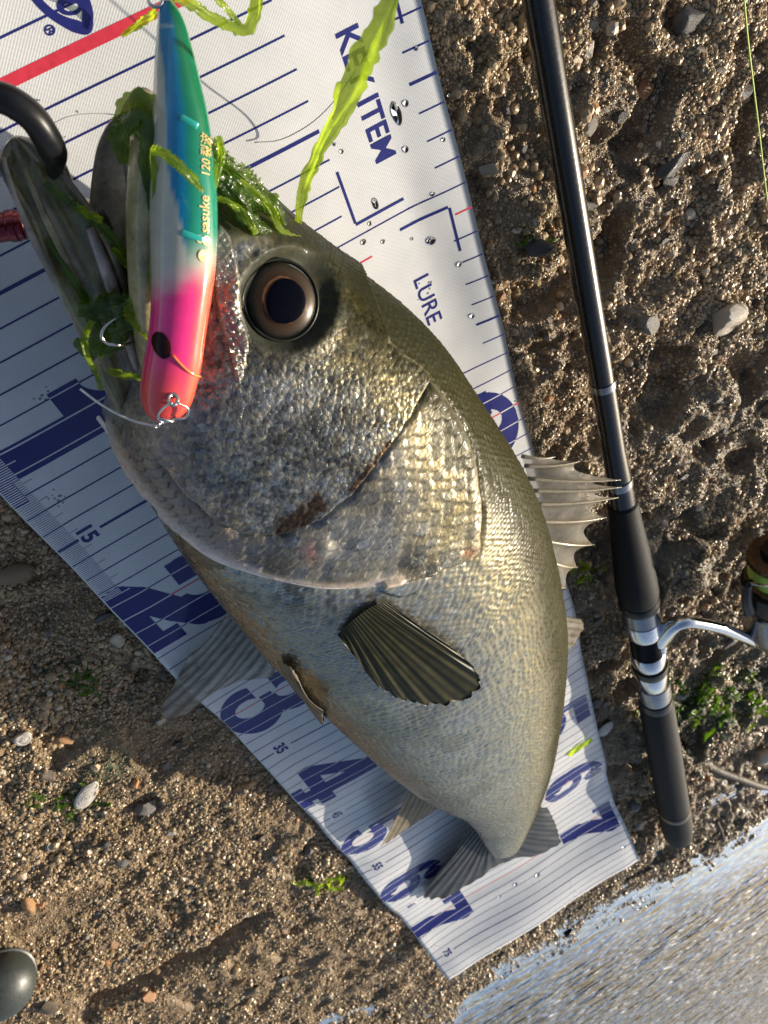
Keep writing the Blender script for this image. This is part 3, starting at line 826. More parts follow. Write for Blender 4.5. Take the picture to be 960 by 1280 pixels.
# ------------------------------------------------------------------ the fish
# outline pixels (back, belly) read from the photograph, set at the height of the fish's middle plane above the mat
STN = [((168, 122), (150, 150), 0.7), ((214, 146), (158, 205), 1.6), ((266, 186), (166, 285), 2.4), ((322, 236), (172, 370), 3.0),
       ((368, 280), (166, 450), 3.4), ((410, 314), (150, 520), 3.7), ((456, 347), (160, 565), 3.9), ((505, 385), (182, 610), 4.1),
       ((550, 432), (212, 660), 4.25), ((592, 494), (245, 706), 4.35), ((628, 549), (282, 754), 4.4), ((660, 612), (324, 804), 4.4),
       ((683, 690), (372, 852), 4.3), ((695, 760), (420, 898), 4.1), ((697, 820), (462, 938), 3.75), ((692, 880), (500, 970), 3.3),
       ((684, 938), (535, 992), 2.75), ((674, 982), (566, 1008), 2.15), ((664, 1012), (590, 1030), 1.65), ((655, 1036), (604, 1052), 1.2), ((648, 1056), (613, 1066), 0.7)]
ZC = [4.5, 4.5, 4.5, 4.5, 4.5, 4.5, 4.5, 4.5, 4.5, 4.5, 4.5, 4.5, 4.4, 4.2, 3.9, 3.5, 3.0, 2.5, 2.0, 1.6, 1.4]
Dp = np.array([bp(*a[0], z) for a, z in zip(STN, ZC)]); Vp = np.array([bp(*a[1], z) for a, z in zip(STN, ZC)]); Tt = np.array([a[2] for a in STN])
Mp = (Dp + Vp)/2; kn = np.r_[0, np.cumsum(np.linalg.norm(np.diff(Mp, axis=0), axis=1))]
FISHLEN = kn[-1]
ns = 700
ss = np.concatenate([np.linspace(0, 22, 400, endpoint=False), np.linspace(22, FISHLEN, 300)])
Ds = spline(ss, kn, Dp); Vs = spline(ss, kn, Vp); Ts = np.clip(spline(ss, kn, Tt), 0.3, None)
th = np.concatenate([np.linspace(-0.25, np.pi + 0.25, 330, endpoint=False), np.linspace(np.pi + 0.25, 2*np.pi - 0.25, 60, endpoint=False)])
nth = len(th)
ct = np.cos(th); st_ = np.sin(th)
cx = np.sign(ct)*np.abs(ct)**0.94
hz = np.sign(st_)*np.abs(st_)**0.88
Mid = (Ds + Vs)/2; Half = (Ds - Vs)/2
tail_k = sstep(40, FISHLEN, ss)
BODY = Mid[:, None, :] + Half[:, None, :]*cx[None, :, None]
BODY[:, :, 2] += Ts[:, None]*hz[None, :]*(1 + 0.06*ct[None, :]*(-1))
S2, TH2 = np.meshgrid(ss, th, indexing='ij')

def normals(B):
    du = np.gradient(B, axis=0); dv = np.roll(B, -1, 1) - np.roll(B, 1, 1)
    n = np.cross(dv, du); n /= np.linalg.norm(n, axis=2)[..., None] + 1e-9
    c = B.mean(1, keepdims=True); flip = ((B - c)*n).sum(2) < 0; n[flip] *= -1
    return n
NB = normals(BODY)
PX = pj(BODY)                                               # where the features traced in the photograph fall on the flank
px, py = PX[..., 0], PX[..., 1]
up = np.sin(TH2) > -0.15
# --- gill covers
GILL_EDGE = [(472, 432), (510, 462), (545, 500), (570, 540), (585, 585), (594, 640), (590, 684), (575, 696), (530, 711), (470, 721), (400, 722), (350, 712), (300, 694), (262, 674), (228, 648), (200, 617), (178, 585), (160, 550), (146, 520)]
GILL_POLY = GILL_EDGE + [(120, 480), (100, 300), (100, 50), (300, 100), (420, 260), (460, 380)]
PRE_EDGE = [(520, 470), (500, 512), (482, 540), (459, 575), (431, 610), (394, 640), (350, 656), (305, 652), (265, 632), (235, 602), (214, 570)]
PRE_POLY = PRE_EDGE + [(190, 540), (140, 480), (100, 50), (300, 100), (430, 280), (490, 420)]
SUB_POLY = [(470, 715), (540, 704), (533, 722), (522, 738), (500, 744), (478, 738)]
wob = 3.0*(vnoise(px, py, 14, 81) - 0.5)
def step_in(poly, edge, width):
    d = seg_dist(px, py, edge) + wob; ins = inpoly(px, py, poly); sd = np.where(ins, d, -d)
    return ins & up, sd
gi, gd = step_in(GILL_POLY, GILL_EDGE, 0); pi_, pd = step_in(PRE_POLY, PRE_EDGE, 0); si, sd_ = step_in(SUB_POLY, SUB_POLY + SUB_POLY[:1], 0)
H = np.zeros_like(px)
fade = sstep(130, 175, px)
H += np.where(up, 0.48*sstep(-2.0, 2.0, gd)*(0.35 + 0.65*np.exp(-np.clip(gd, 0, None)/60)), 0)*sstep(0, 4, S2)
H -= np.where(up & ~gi, 0.22*np.exp(-np.abs(gd)/5), 0)
H += np.where(gi, 0.03*np.exp(-((gd - 7)/6)**2), 0)
H += np.where(up & (gd > 0), 0.26*sstep(-2.5, 2.5, pd)*np.exp(-np.clip(pd, 0, None)/45) - 0.24*np.exp(-(np.clip(-pd, 0, None)/7)**2)*(pd < 0), 0)
H += np.where(up, 0.14*sstep(-2, 2, sd_), 0)
# rib of the shoulder behind the gill cover
SHO = [(505, 455), (560, 500), (592, 552), (604, 600), (606, 660), (600, 700)]
shd = seg_dist(px, py, SHO); H += np.where(up & (gd < 0), 0.06*np.exp(-((shd)/9)**2), 0)
RIM = [(150, 535), (178, 590), (203, 624), (232, 656), (268, 682), (305, 700), (352, 716), (400, 724), (440, 724), (490, 716)]
H += np.where(up, 0.12*np.exp(-(seg_dist(px, py, RIM)/7)**2), 0)
# cheek muscle, brow, eye socket
EYE_PX = (352, 376)
de = np.hypot(px - EYE_PX[0], (py - EYE_PX[1])*0.95)
H += np.where(up, -0.22*sstep(62, 46, de) + 0.10*np.exp(-((de - 63)/10)**2), 0)
H += np.where(up, 0.16*np.exp(-(seg_dist(px, py, [(330, 560), (430, 560), (470, 500)])/60)**2), 0)
# nostril
H += np.where(up, -0.12*np.exp(-(np.hypot(px - 312, py - 318)/6)**2), 0)
# furrow from jaw corner along the jaw
JAW = [(212, 520), (232, 560), (240, 600), (268, 640)]
H += np.where(up, -0.08*np.exp(-(seg_dist(px, py, JAW)/8)**2), 0)
# soft muscle undulation
H += 0.10*(fbm(S2*1.0, TH2*4, 5.0, 14, 3) - 0.5)

# --- scales: staggered rows in (length, girth) coordinates
girth = TH2*(np.linalg.norm(Half, axis=1)*0.78)[:, None]
def scales(sx, sy, size_s, size_g):
    a = sx/size_s; row = np.floor(a); best_h = np.zeros_like(a); best_id = np.zeros_like(a); best_e = np.zeros_like(a)
    for dr in (0, -1):
        r = row + dr; b = sy/size_g + 0.5*(np.mod(r, 2)); col_ = np.floor(b)
        lx = a - r; ly = b - col_ - 0.5
        # each scale is a tongue reaching back 1.7 rows from its root
        e = lx - (1.55 - 1.9*ly**2)
        ins = e < 0
        edg = np.where(ins, np.exp(-(e/0.16)**2), 0)
        idv = np.mod(np.sin(r*127.1 + col_*311.7)*43758.5453, 1.0)
        hgt = np.where(ins, 0.25 + (0.55 + 0.4*idv)*lx/1.55 + 0.9*(idv - 0.5)*ly, 0)
        top = ins if dr == -1 else ins & (best_h == 0)
        best_h = np.where(top, hgt, best_h); best_id = np.where(top, idv, best_id); best_e = np.where(top, edg, best_e)
    return best_h, best_id, best_e
nx = S2 + 0.25*(vnoise(S2, girth, 1.2, 91) - 0.5); ny = girth + 0.25*(vnoise(S2, girth, 1.2, 92) - 0.5)
h_b, id_b, e_b = scales(nx, ny, 0.19, 0.27)                       # flank scales
h_c, id_c, e_c = scales(nx + 0.3*ny, ny - 0.3*nx, 0.17, 0.22)     # cheek scales
h_o, id_o, e_o = scales(nx, ny, 0.34, 0.46)                       # gill-cover scales
opc = gi & (pd < -3)
chk = gi & ~opc
bod = ~gi
wsnout = sstep(3.5, 6.5, S2)
eyeclear = sstep(52, 66, de)
sc_h = np.where(bod, h_b*0.072, np.where(opc, h_o*0.085, h_c*0.045*eyeclear*wsnout))
scale_id = np.where(bod, id_b, np.where(opc, id_o, id_c))
scale_id = np.where(up, scale_id, 0.3)
H += np.where(np.sin(TH2) > -0.3, sc_h*(0.15 + 0.85*sstep(2, 14, np.abs(gd))), 0)
BODYD = BODY + NB*H[..., None]
# keep the under side clear of the mat
low = BODYD[..., 2] < 0.42; BODYD[..., 2] = np.where(low, 0.42 + 0.04*(BODYD[..., 2] - 0.42), BODYD[..., 2])

# --- colour of the skin (true pigment, no shading)
def lerp(a, b, t): return a + (b - a)*t[..., None]
cth = np.cos(TH2) + 0.10*(fbm(S2, girth, 2.2, 15, 4) - 0.5) + 0.06*(id_b - 0.5)
silver = np.array([0.40, 0.39, 0.345]); olive = np.array([0.036, 0.034, 0.014]); belly = np.array([0.29, 0.285, 0.26]); gold = np.array([0.44, 0.38, 0.20])
C = np.broadcast_to(silver, BODY.shape).copy()
C = lerp(C, gold, 0.55*sstep(-0.1, 0.45, cth)*sstep(0.95, 0.6, cth))
C = lerp(C, belly, sstep(-0.25, -0.8, cth))
C = lerp(C, olive, sstep(0.30, 0.72, cth))
C = lerp(C, np.array([0.20, 0.19, 0.15]), 0.55*sstep(0.48, 0.70, fbm(S2*0.7, girth, 1.4, 16, 4))*sstep(8, 20, S2)*sstep(0.3, -0.4, cth))
# head: dark olive crown from snout to nape
CROWN = [(150, 100), (300, 195), (385, 290), (470, 355), (560, 440), (552, 468), (505, 425), (470, 395), (435, 365), (418, 340), (390, 318), (330, 300), (290, 300), (266, 330), (240, 240), (180, 180)]
cr = inpoly(px, py, CROWN); crd = seg_dist(px, py, CROWN + CROWN[:1]); crs = np.where(cr, crd, -crd) + 22*(fbm(px, py, 22, 83, 3) - 0.5)
C = np.where((up & (S2 < 20))[..., None], lerp(C, np.array([0.032, 0.034, 0.019]), sstep(-22, 12, crs)), C)
# cheek and operculum pigment
nz1 = fbm(px, py, 60, 17, 4)
cheek = np.array([0.33, 0.325, 0.31]); cheek_d = np.array([0.10, 0.098, 0.092])
cc_ = lerp(np.broadcast_to(cheek, C.shape), cheek_d, 0.75*sstep(0.45, 0.68, nz1))
cc_ = lerp(cc_, np.array([0.40, 0.335, 0.17]), 0.6*np.exp(-(seg_dist(px, py, [(440, 440), (500, 500), (540, 590), (560, 660)])/45)**2))
cc_ = np.where(opc[..., None], cc_*0.80, cc_); cc_ = lerp(cc_, olive, sstep(0.40, 0.74, cth + 0.10*(fbm(px, py, 16, 27, 3) - 0.5)))
C = np.where((gi & (crs < 0))[..., None], lerp(C, cc_, sstep(0, 14, -crs)), C)
# bare grey-pink skin round the jaw joint
bare = np.exp(-(seg_dist(px, py, [(200, 420), (205, 540), (235, 620), (285, 665)])/34)**2)
C = np.where(up[..., None], lerp(C, np.array([0.36, 0.30, 0.26]), 0.85*bare), C)
# dark eye surround
C = np.where(up[..., None], lerp(C, np.array([0.040, 0.042, 0.030]), sstep(82, 56, de + 14*(vnoise(px, py, 12, 84) - 0.5))*0.95), C)
# pale rim along the lower gill membrane
RIM = [(150, 535), (178, 590), (203, 624), (232, 656), (268, 682), (305, 700), (352, 716), (400, 724), (440, 724), (490, 716)]
rd = seg_dist(px, py, RIM)
C = np.where(up[..., None], lerp(C, np.array([0.66, 0.55, 0.49]), 0.97*np.exp(-(rd/np.where(px < 330, 11.5, 8.0))**4)), C)
C = np.where((up & (gd < 0))[..., None], lerp(C, np.array([0.46, 0.52, 0.53]), 0.6*np.exp(-(rd/22)**2)), C)
# rusty bruise along the cheek plate edge, red spot at its end
BR = [(476, 545), (455, 572), (430, 603)]
br2 = [(392, 618), (375, 636), (350, 648)]
bn = vnoise(px, py, 5, 85)
bd = np.minimum(seg_dist(px, py, BR)*2.2, seg_dist(px, py, br2)*0.75)
C = np.where(up[..., None], lerp(C, np.array([0.085, 0.040, 0.016]), 0.9*sstep(13, 4, bd + 9*(bn - 0.5))), C)
C = np.where(up[..., None], lerp(C, np.array([0.52, 0.24, 0.20]), 0.75*np.exp(-(np.hypot(px - 388, py - 680)/11)**2)), C)
C = np.where(up[..., None], lerp(C, np.array([0.55, 0.52, 0.48]), 0.9*np.exp(-(np.hypot(px - 404, py - 676)/11)**2)), C)
C = np.where(up[..., None], lerp(C, np.array([0.25, 0.10, 0.05]), 0.8*np.exp(-(np.hypot((px - 577)/1.6, py - 685)/6)**2)), C)
H2 = 0.10*np.exp(-(np.hypot(px - 404, py - 676)/11)**2)*up
BODYD = BODYD + NB*H2[..., None]
# throat beyond the rim, freckled dark
thr_ = up & (gd < 0) & (px < 470)
C = np.where(thr_[..., None], lerp(C, np.array([0.075, 0.072, 0.062]), 0.75*sstep(0.42, 0.62, fbm(px, py, 14, 19, 4))*sstep(75, 12, -gd)*sstep(4, 14, -gd)), C)
# seams between scales
C *= (1 - np.where(bod, 0.30*e_b*sstep(-0.9, -0.3, np.cos(TH2) + 0.4), np.where(opc, 0.65*e_o, 0.35*e_c*eyeclear*wsnout))*np.where(rd < 12, 0.1, 1.0))[..., None]
# gill edge line
C = np.where(up[..., None], lerp(C, np.array([0.36, 0.31, 0.20]), 0.6*np.exp(-(gd/3.5)**2)*sstep(300, 480, px)), C)
# peppering of dark dots on the shoulder
pep = vnoise(S2, girth, 0.16, 86)
C = lerp(C, np.array([0.06, 0.055, 0.03]), 0.7*sstep(0.66, 0.78, pep)*sstep(0.40, 0.60, cth)*sstep(0.95, 0.7, cth))
# lateral line
latd = np.abs(np.cos(TH2) - 0.30 - 0.16*np.exp(-((S2 - 18)/9)**2))
C = lerp(C, np.array([0.22, 0.20, 0.13]), 0.4*sstep(0.022, 0.006, latd)*sstep(19, 22, S2))
glossy = np.clip(1.0 - 0.97*sstep(-10, 5, crs)*(S2 < 20) - 0.7*bare - 0.97*sstep(86, 60, de) - 0.7*np.exp(-(rd/12)**2), 0, 1)
glossy = np.where(opc, glossy*0.72, glossy)
glossy *= 1 - 0.98*sstep(0.35, 0.75, cth)
headm = np.where(gi, 1.0, 0.0)*sstep(-2, 14, -crs)*eyeclear*(1 - 0.6*bare); headm = np.where(up, headm, 0.0); headm = np.where(opc, 0.35*headm, headm)*(1 - np.exp(-(rd/12)**2))
scale_id = 0.3 + (scale_id - 0.3)*np.clip(glossy + 0.15, 0, 1)

fish = empty('sea_bass', (Mid[300][0], Mid[300][1], 0.2))
tag(fish, 'large silver olive-backed sea bass lying on its side on the white measuring mat, mouth open', 'fish')
Vb = BODYD.reshape(-1, 3); Fb = grid_faces(ns, nth, True)
caps = np.array([Mid[0] + (Mid[0] - Mid[1])*0.4, Mid[-1]])
o = mesh('body', Vb, Fb, M_SKIN, fish, attrs={'skin': np.clip(C, 0, 1).reshape(-1, 3), 'gloss': glossy.ravel(), 'scale_id': scale_id.ravel(), 'headm': headm.ravel()})
bm = bmesh.new(); bm.from_mesh(o.data); bm.verts.ensure_lookup_table()
for base in (0, (ns - 1)*nth):
    f = bm.faces.new([bm.verts[base + j] for j in range(nth)]); f.smooth = True
bmesh.ops.recalc_face_normals(bm, faces=bm.faces); bm.to_mesh(o.data); bm.free()

# surface lookup: photograph pixel -> point on the upper flank
UPM = np.sin(TH2) > 0.0
_fp = PX[UPM][::3]; _fv = BODYD[UPM][::3]; _fn = NB[UPM][::3]
def on_fish(x, y, lift=0.0):
    d = (_fp[:, 0] - x)**2 + (_fp[:, 1] - y)**2; i = np.argpartition(d, 6)[:6]
    return _fv[i].mean(0) + lift*_fn[i].mean(0)
def fish_n(x, y):
    d = (_fp[:, 0] - x)**2 + (_fp[:, 1] - y)**2; i = np.argpartition(d, 40)[:40]; n = _fn[i].mean(0); return n/np.linalg.norm(n)

# --- pale membrane fold along the lower edge of the gill cover
MF = [(148, 522, 9), (164, 562, 11), (184, 598, 13), (208, 632, 14), (238, 662, 13), (272, 687, 12), (310, 703, 10), (352, 717, 8), (400, 725, 7), (450, 724, 5), (500, 716, 3)]
mp_ = np.array([on_fish(a, b, 0.20) for a, b, c in MF]); mn_ = np.array([fish_n(a, b) for a, b, c in MF])
mw = np.array([c*0.68*depth(p)/FPX for (a, b, c), p in zip(MF, mp_)])
kk = np.r_[0, np.cumsum(np.linalg.norm(np.diff(mp_, axis=0), axis=1))]; tq_ = np.linspace(0, kk[-1], 120)
Pm = spline(tq_, kk, mp_); Nm = spline(tq_, kk, mn_); Nm /= np.linalg.norm(Nm, axis=1)[:, None]; Wm = np.interp(tq_, kk, mw)
Tm = np.gradient(Pm, axis=0); Tm /= np.linalg.norm(Tm, axis=1)[:, None]; Sm = np.cross(Nm, Tm)
aa = np.linspace(0, 2*np.pi, 20, endpoint=False)
Vm = Pm[:, None, :] + Sm[:, None, :]*(Wm[:, None]*np.cos(aa))[..., None] + Nm[:, None, :]*(0.42*Wm[:, None]*np.sin(aa))[..., None]
nv = fbm(np.repeat(tq_, 20), np.tile(np.cos(aa)*2, 120), 1.0, 23, 3)
cm = lerp(np.broadcast_to(np.array([0.66, 0.55, 0.49]), (2400, 3)), np.array([0.50, 0.50, 0.48]), sstep(0.4, 0.65, nv))
mesh('gill_membrane', Vm.reshape(-1, 3), [tuple(f) for f in grid_faces(120, 20, True)], simple('pale_membrane', (0.80, 0.69, 0.62), 0.35, noise_amt=0.15, nscale=150, bump=0.3), fish, attrs={'skin': cm})
# --- eye
ec = on_fish(*EYE_PX); en = fish_n(*EYE_PX); en = en*0.8 + 0.45*(CC - ec)/np.linalg.norm(CC - ec); en /= np.linalg.norm(en)
ex = np.cross(en, [0, 0, 1.0]); ex /= np.linalg.norm(ex); ey = np.cross(en, ex)
ER = 1.06
def dome(name, R, hgt, mat, parent, base, n=40, rings=18, off=(0, 0), sq=1.0):
    V = []; rad = []
    for i in range(rings + 1):
        r = i/rings
        for j in range(n):
            a = 2*np.pi*j/n; z = hgt*math.sqrt(max(0, 1 - r*r*0.97))
            k_ = 1 + (0.045*math.sin(2*a + 0.6) + 0.025*math.sin(3*a + 2.0) if name == 'pupil' else 0.0)
            V.append(base + ex*(R*k_*r*math.cos(a) + off[0]) + ey*(R*k_*r*math.sin(a)*sq + off[1]) + en*z); rad.append(r)
    return mesh(name, V, grid_faces(rings + 1, n, True), mat, parent, attrs={'rad': np.array(rad)})
eye_e = dome('eye', ER, 0.34, M_IRIS, fish, ec - en*0.02)
dome('pupil', 0.56, 0.06, M_PUPIL, eye_e, ec + en*0.285, off=(0.05, -0.03), sq=1.12)
dome('cornea', ER*0.97, 0.50, M_CORNEA, eye_e, ec + en*0.0)
# lid ring
a_ = np.linspace(0, 2*np.pi, 60)
Pl = np.array([ec + ex*ER*1.03*math.cos(t) + ey*ER*1.03*math.sin(t) + en*0.05 for t in a_])
tube('eyelid', Pl, 0.045, simple('eyelid_skin', (0.016, 0.017, 0.012), 0.35, spec=0.25), eye_e, 8, cap=False)

# --- fins: fans of rays between a base line and a tip line (control points given as [point]*)
def fin(name, base, tips, mat, nray, nlen=26, sub=6, ridge=0.04, sag=0.0, scallop=0.0, thick=0.03, jag=0.0, nrm=None, wav=0.05):
    base = resample(base, (nray - 1)*sub + 1); tp = np.asarray(tips, float)
    tp = resample(tp, (nray - 1)*sub + 1)
    n = len(base); V = np.zeros((n, nlen, 3)); ray = np.zeros((n, nlen)); t = np.linspace(0, 1, nlen)
    N = nrm
    if N is None:
        N = np.cross(tp.mean(0) - base.mean(0), base[-1] - base[0]); N /= np.linalg.norm(N)
        if N[2] < 0: N = -N
    for i in range(n):
        ph = (i % sub)/sub; r = abs(math.cos(math.pi*ph))
        L = 1 - scallop*(1 - r) - jag*vnoise(np.array(i*0.37), np.array(0.5), 1.0, 95)
        p = base[i] + (tp[i] - base[i])*(t*L)[:, None]
        p = p + N*((r**4)*ridge*(1 - 0.6*t) + sag*np.sin(np.pi*t) + wav*np.sin(i*0.45 + 3*t)*t)[:, None]
        V[i] = p; ray[i] = r**3
    top = V + N*thick*0.5; bt = V - N*thick*0.5
    P = np.concatenate([top.reshape(-1, 3), bt.reshape(-1, 3)]); k = n*nlen
    F = np.concatenate([grid_faces(n, nlen), grid_faces(n, nlen, off=k)[:, ::-1]])
    sd = []
    for i in range(n - 1):
        j = nlen - 1; sd.append((i*nlen + j, (i+1)*nlen + j, (i+1)*nlen + j + k, i*nlen + j + k))
    for j in range(nlen - 1):
        for i in (0, n - 1): sd.append((i*nlen + j, i*nlen + j + 1, i*nlen + j + 1 + k, i*nlen + j + k))
    F = np.concatenate([F, np.array(sd)])
    return mesh(name, P, F, mat, fish, attrs={'ray': np.concatenate([ray.ravel(), ray.ravel()])})

# pectoral fin lying on the flank
pb = [on_fish(421, 789, 0.10), on_fish(440, 768, 0.18), on_fish(464, 752, 0.20), on_fish(484, 748, 0.18)]
ptp = [on_fish(440, 812, 0.30), on_fish(470, 845, 0.38), on_fish(510, 866, 0.45), on_fish(552, 870, 0.5), on_fish(582, 862, 0.55), on_fish(594, 845, 0.6), on_fish(584, 822, 0.6), on_fish(556, 796, 0.5)]
fin('pectoral_fin', pb, ptp, M_FIN_DARK, 22, ridge=0.018, sag=0.10, scallop=0.03, jag=0.05, thick=0.012, wav=0.05, nrm=fish_n(500, 810))
# pale fin base lobe
# near pelvic fin folded against the belly
fin('pelvic_fin', [on_fish(350, 820, 0.15), on_fish(364, 822, 0.3), on_fish(376, 836, 0.3)],
    [bp(392, 886, 5.2), bp(403, 896, 5.2), on_fish(412, 890, 0.6), on_fish(410, 868, 0.7)], M_FIN_TAN, 6, ridge=0.06, sag=0.15, scallop=0.03, wav=0.04)
# far pelvic fin spread over the mat
fin('pelvic_fin', [bp(282, 768, 2.2), bp(305, 785, 2.0), bp(330, 808, 1.9), bp(345, 822, 2.0)],
    [bp(236, 818, 1.0), bp(212, 898, 0.75), bp(232, 893, 0.7), bp(262, 868, 0.7), bp(300, 852, 0.75), bp(340, 846, 0.9)], M_FIN_PALE, 10, ridge=0.05, sag=0.25, scallop=0.02, wav=0.04)
# anal fin
fin('anal_fin', [bp(512, 985, 2.6), bp(530, 993, 2.7), bp(552, 1004, 2.6)], [bp(476, 1058, 1.3), bp(480, 1056, 1.2), bp(500, 1042, 1.1), bp(545, 1012, 1.6)], M_FIN_TAN, 9, ridge=0.05, sag=0.1, scallop=0.03, wav=0.03)
# second dorsal fin, folded
fin('dorsal_fin', [bp(690, 765, 4.2), bp(693, 790, 4.1), bp(692, 815, 4.0)], [bp(728, 774, 3.6), bp(730, 782, 3.5), bp(722, 800, 3.5), bp(702, 822, 3.6)], M_FIN_DORSAL, 7, ridge=0.05, scallop=0.05)
# spiny dorsal fin: spines as parts of the fin, membrane notched between them
SPB = [(652, 570), (656, 582), (660, 598), (664, 613), (669, 630), (675, 652), (681, 676), (686, 702), (691, 728), (693, 748)]
SPT = [(694, 571), (724, 577), (776, 600), (777, 609), (773, 622), (758, 647), (743, 681), (722, 709), (708, 735), (699, 750)]
zb = np.linspace(4.45, 4.3, 10); zt = np.array([4.6, 4.6, 4.9, 4.7, 4.4, 4.0, 3.7, 3.6, 3.7, 4.0])
Bs = np.array([bp(*p, z) for p, z in zip(SPB, zb)]); Ts_ = np.array([bp(*p, z) for p, z in zip(SPT, zt)])
sub = 10; V = []; ray = []; nl = 22
for i in range(9):
    for q in range(sub + (i == 8)):
        f = q/sub; b = Bs[i]*(1 - f) + Bs[i+1]*f; tpt = Ts_[i]*(1 - f) + Ts_[i+1]*f
        L = 1 - 0.34*math.sin(math.pi*f)**0.8*(1 - 0.35*f) - 0.03
        for t in np.linspace(0, 1, nl):
            bow = 0.10*math.sin(math.pi*f)*math.sin(math.pi*t*0.9)*(1 if i % 2 else -1)
            V.append(b + (tpt - b)*t*L + np.array([0, 0, bow + 0.18*math.sin(math.pi*t)])); ray.append(abs(math.cos(math.pi*f))**6)
nn_ = 9*sub + 1
dor = mesh('dorsal_fin', V, grid_faces(nn_, nl), M_FIN_DORSAL, fish, attrs={'ray': np.array(ray)})
M_SPINE = simple('spine', (0.34, 0.29, 0.20), 0.3, coat=0.4)
for i in range(10):
    t = np.linspace(0, 1, 14)[:, None]; P = Bs[i] + (Ts_[i] - Bs[i])*t + np.array([0, 0, 1.0])*0.18*np.sin(np.pi*t)
    tube('spine', P, np.linspace(0.10, 0.018, 14), M_SPINE, dor, 8)
# tail fin: two lobes
TB = [bp(590, 1024, 1.9), bp(600, 1046, 1.7), bp(612, 1062, 1.5), bp(632, 1066, 1.5), bp(648, 1054, 1.7), bp(660, 1030, 2.0), bp(668, 1006, 2.3)]
TT = [bp(552, 1084, 1.3), bp(529, 1122, 0.8), bp(552, 1124, 0.7), bp(590, 1104, 0.8), bp(616, 1086, 0.9), bp(640, 1074, 0.9), bp(668, 1070, 0.9), bp(698, 1057, 1.0), bp(698, 1040, 1.3), bp(684, 1008, 2.0)]
fin('tail_fin', TB, TT, M_FIN_TAIL, 24, ridge=0.08, sag=0.10, scallop=0.03, wav=0.05, jag=0.04, nrm=np.array([0, 0, 1.0]))

# --- jaws
def loft(name, rings, mat, parent, cols, closed_ends=True):
    rings = np.asarray(rings); n, m, _ = rings.shape
    F = [tuple(f) for f in grid_faces(n, m, True)]
    if closed_ends: F.append(tuple(range(m))); F.append(tuple(range((n-1)*m, n*m))[::-1])
    o = mesh(name, rings.reshape(-1, 3), F, mat, parent, attrs={'skin': np.asarray(cols).reshape(-1, 3)})
    bm = bmesh.new(); bm.from_mesh(o.data); bmesh.ops.recalc_face_normals(bm, faces=bm.faces); bm.to_mesh(o.data); bm.free()
    return o
# lower jaw: a trough from the joint to the chin; outer (left) and inner (right) outline pixels
JL = [(-14, 180), (-4, 208), (16, 248), (40, 305), (70, 362), (100, 420), (128, 480), (150, 530), (170, 575)]
JR = [(52, 164), (80, 200), (96, 236), (124, 278), (150, 322), (166, 376), (182, 430), (200, 490), (214, 545)]
zj = np.linspace(5.3, 5.0, 9)
rings = []; cols = []
m_ = 64; ang = np.linspace(0, 2*np.pi, m_, endpoint=False)
tq = np.linspace(0, 1, 60); kq = np.linspace(0, 1, 9)
Lq = spline(tq, kq, np.array([bp(*p, z) for p, z in zip(JL, zj)])); Rq = spline(tq, kq, np.array([bp(*p, z) for p, z in zip(JR, zj)]))
grey = np.array([0.34, 0.315, 0.265]); oliv = np.array([0.19, 0.17, 0.07]); pale = np.array([0.36, 0.33, 0.27]); pink = np.array([0.42, 0.30, 0.26])
for i, t in enumerate(tq):
    c = (Lq[i] + Rq[i])/2; hv = (Rq[i] - Lq[i])/2; k = math.sqrt(min(1, t*9 + 0.05))
    hgt = (0.9 + 1.5*min(1, t*1.8))*k
    r = []; cl = []
    for a in ang:
        s_, c_ = math.sin(a), math.cos(a)
        dish = -0.95*max(0, s_)**1.5*(1 - min(1, abs(c_)*1.25)**2)*min(1, 3*t + 0.2)       # hollow upper face, raised lips
        ridge_ = 0.10*math.exp(-((c_ - 0.15)/0.12)**2)*max(0, s_) + 0.08*math.exp(-((c_ + 0.35)/0.1)**2)*max(0, s_)
        z = hgt*(math.copysign(abs(s_)**0.7, s_)*(0.55 if s_ > 0 else 1.0)) + dish*0.55 + ridge_
        z += 0.22*(float(fbm(np.array(t*9.0), np.array(c_*3.0 + s_), 1.0, 21, 3)) - 0.5)
        P = c + hv*c_*k + np.array([0, 0, z]); P[2] = max(P[2], 0.5)
        n1 = float(vnoise(np.array(P[0]*2.2), np.array(P[1]*2.2), 1.0, 88))
        q = pale*0.9
        if s_ > -0.1:
            q = oliv*(0.7 + 0.8*n1)
            q = q*(1 - math.exp(-((c_ + 0.12)/0.14)**2)*0.9*min(1, 2*t)) + np.array([0.46, 0.43, 0.35])*math.exp(-((c_ + 0.12)/0.14)**2)*0.9*min(1, 2*t)
            e = max(0, (abs(c_) - 0.72)/0.28); q = q*(1 - e) + (grey if c_ < 0 else np.array([0.20, 0.15, 0.10]))*e
            pk = max(0, min(1, (t - 0.45)*3))*math.exp(-((c_ - 0.35)/0.35)**2); q = q*(1 - pk) + pink*pk
            dk = max(0, 1 - t*6); q = q*(1 - 0.7*dk) + np.array([0.05, 0.047, 0.04])*0.7*dk
        elif c_ < -0.3: q = grey
        r.append(P); cl.append(q)
    rings.append(r); cols.append(cl)
loft('lower_jaw', rings, M_FLESH, fish, cols)

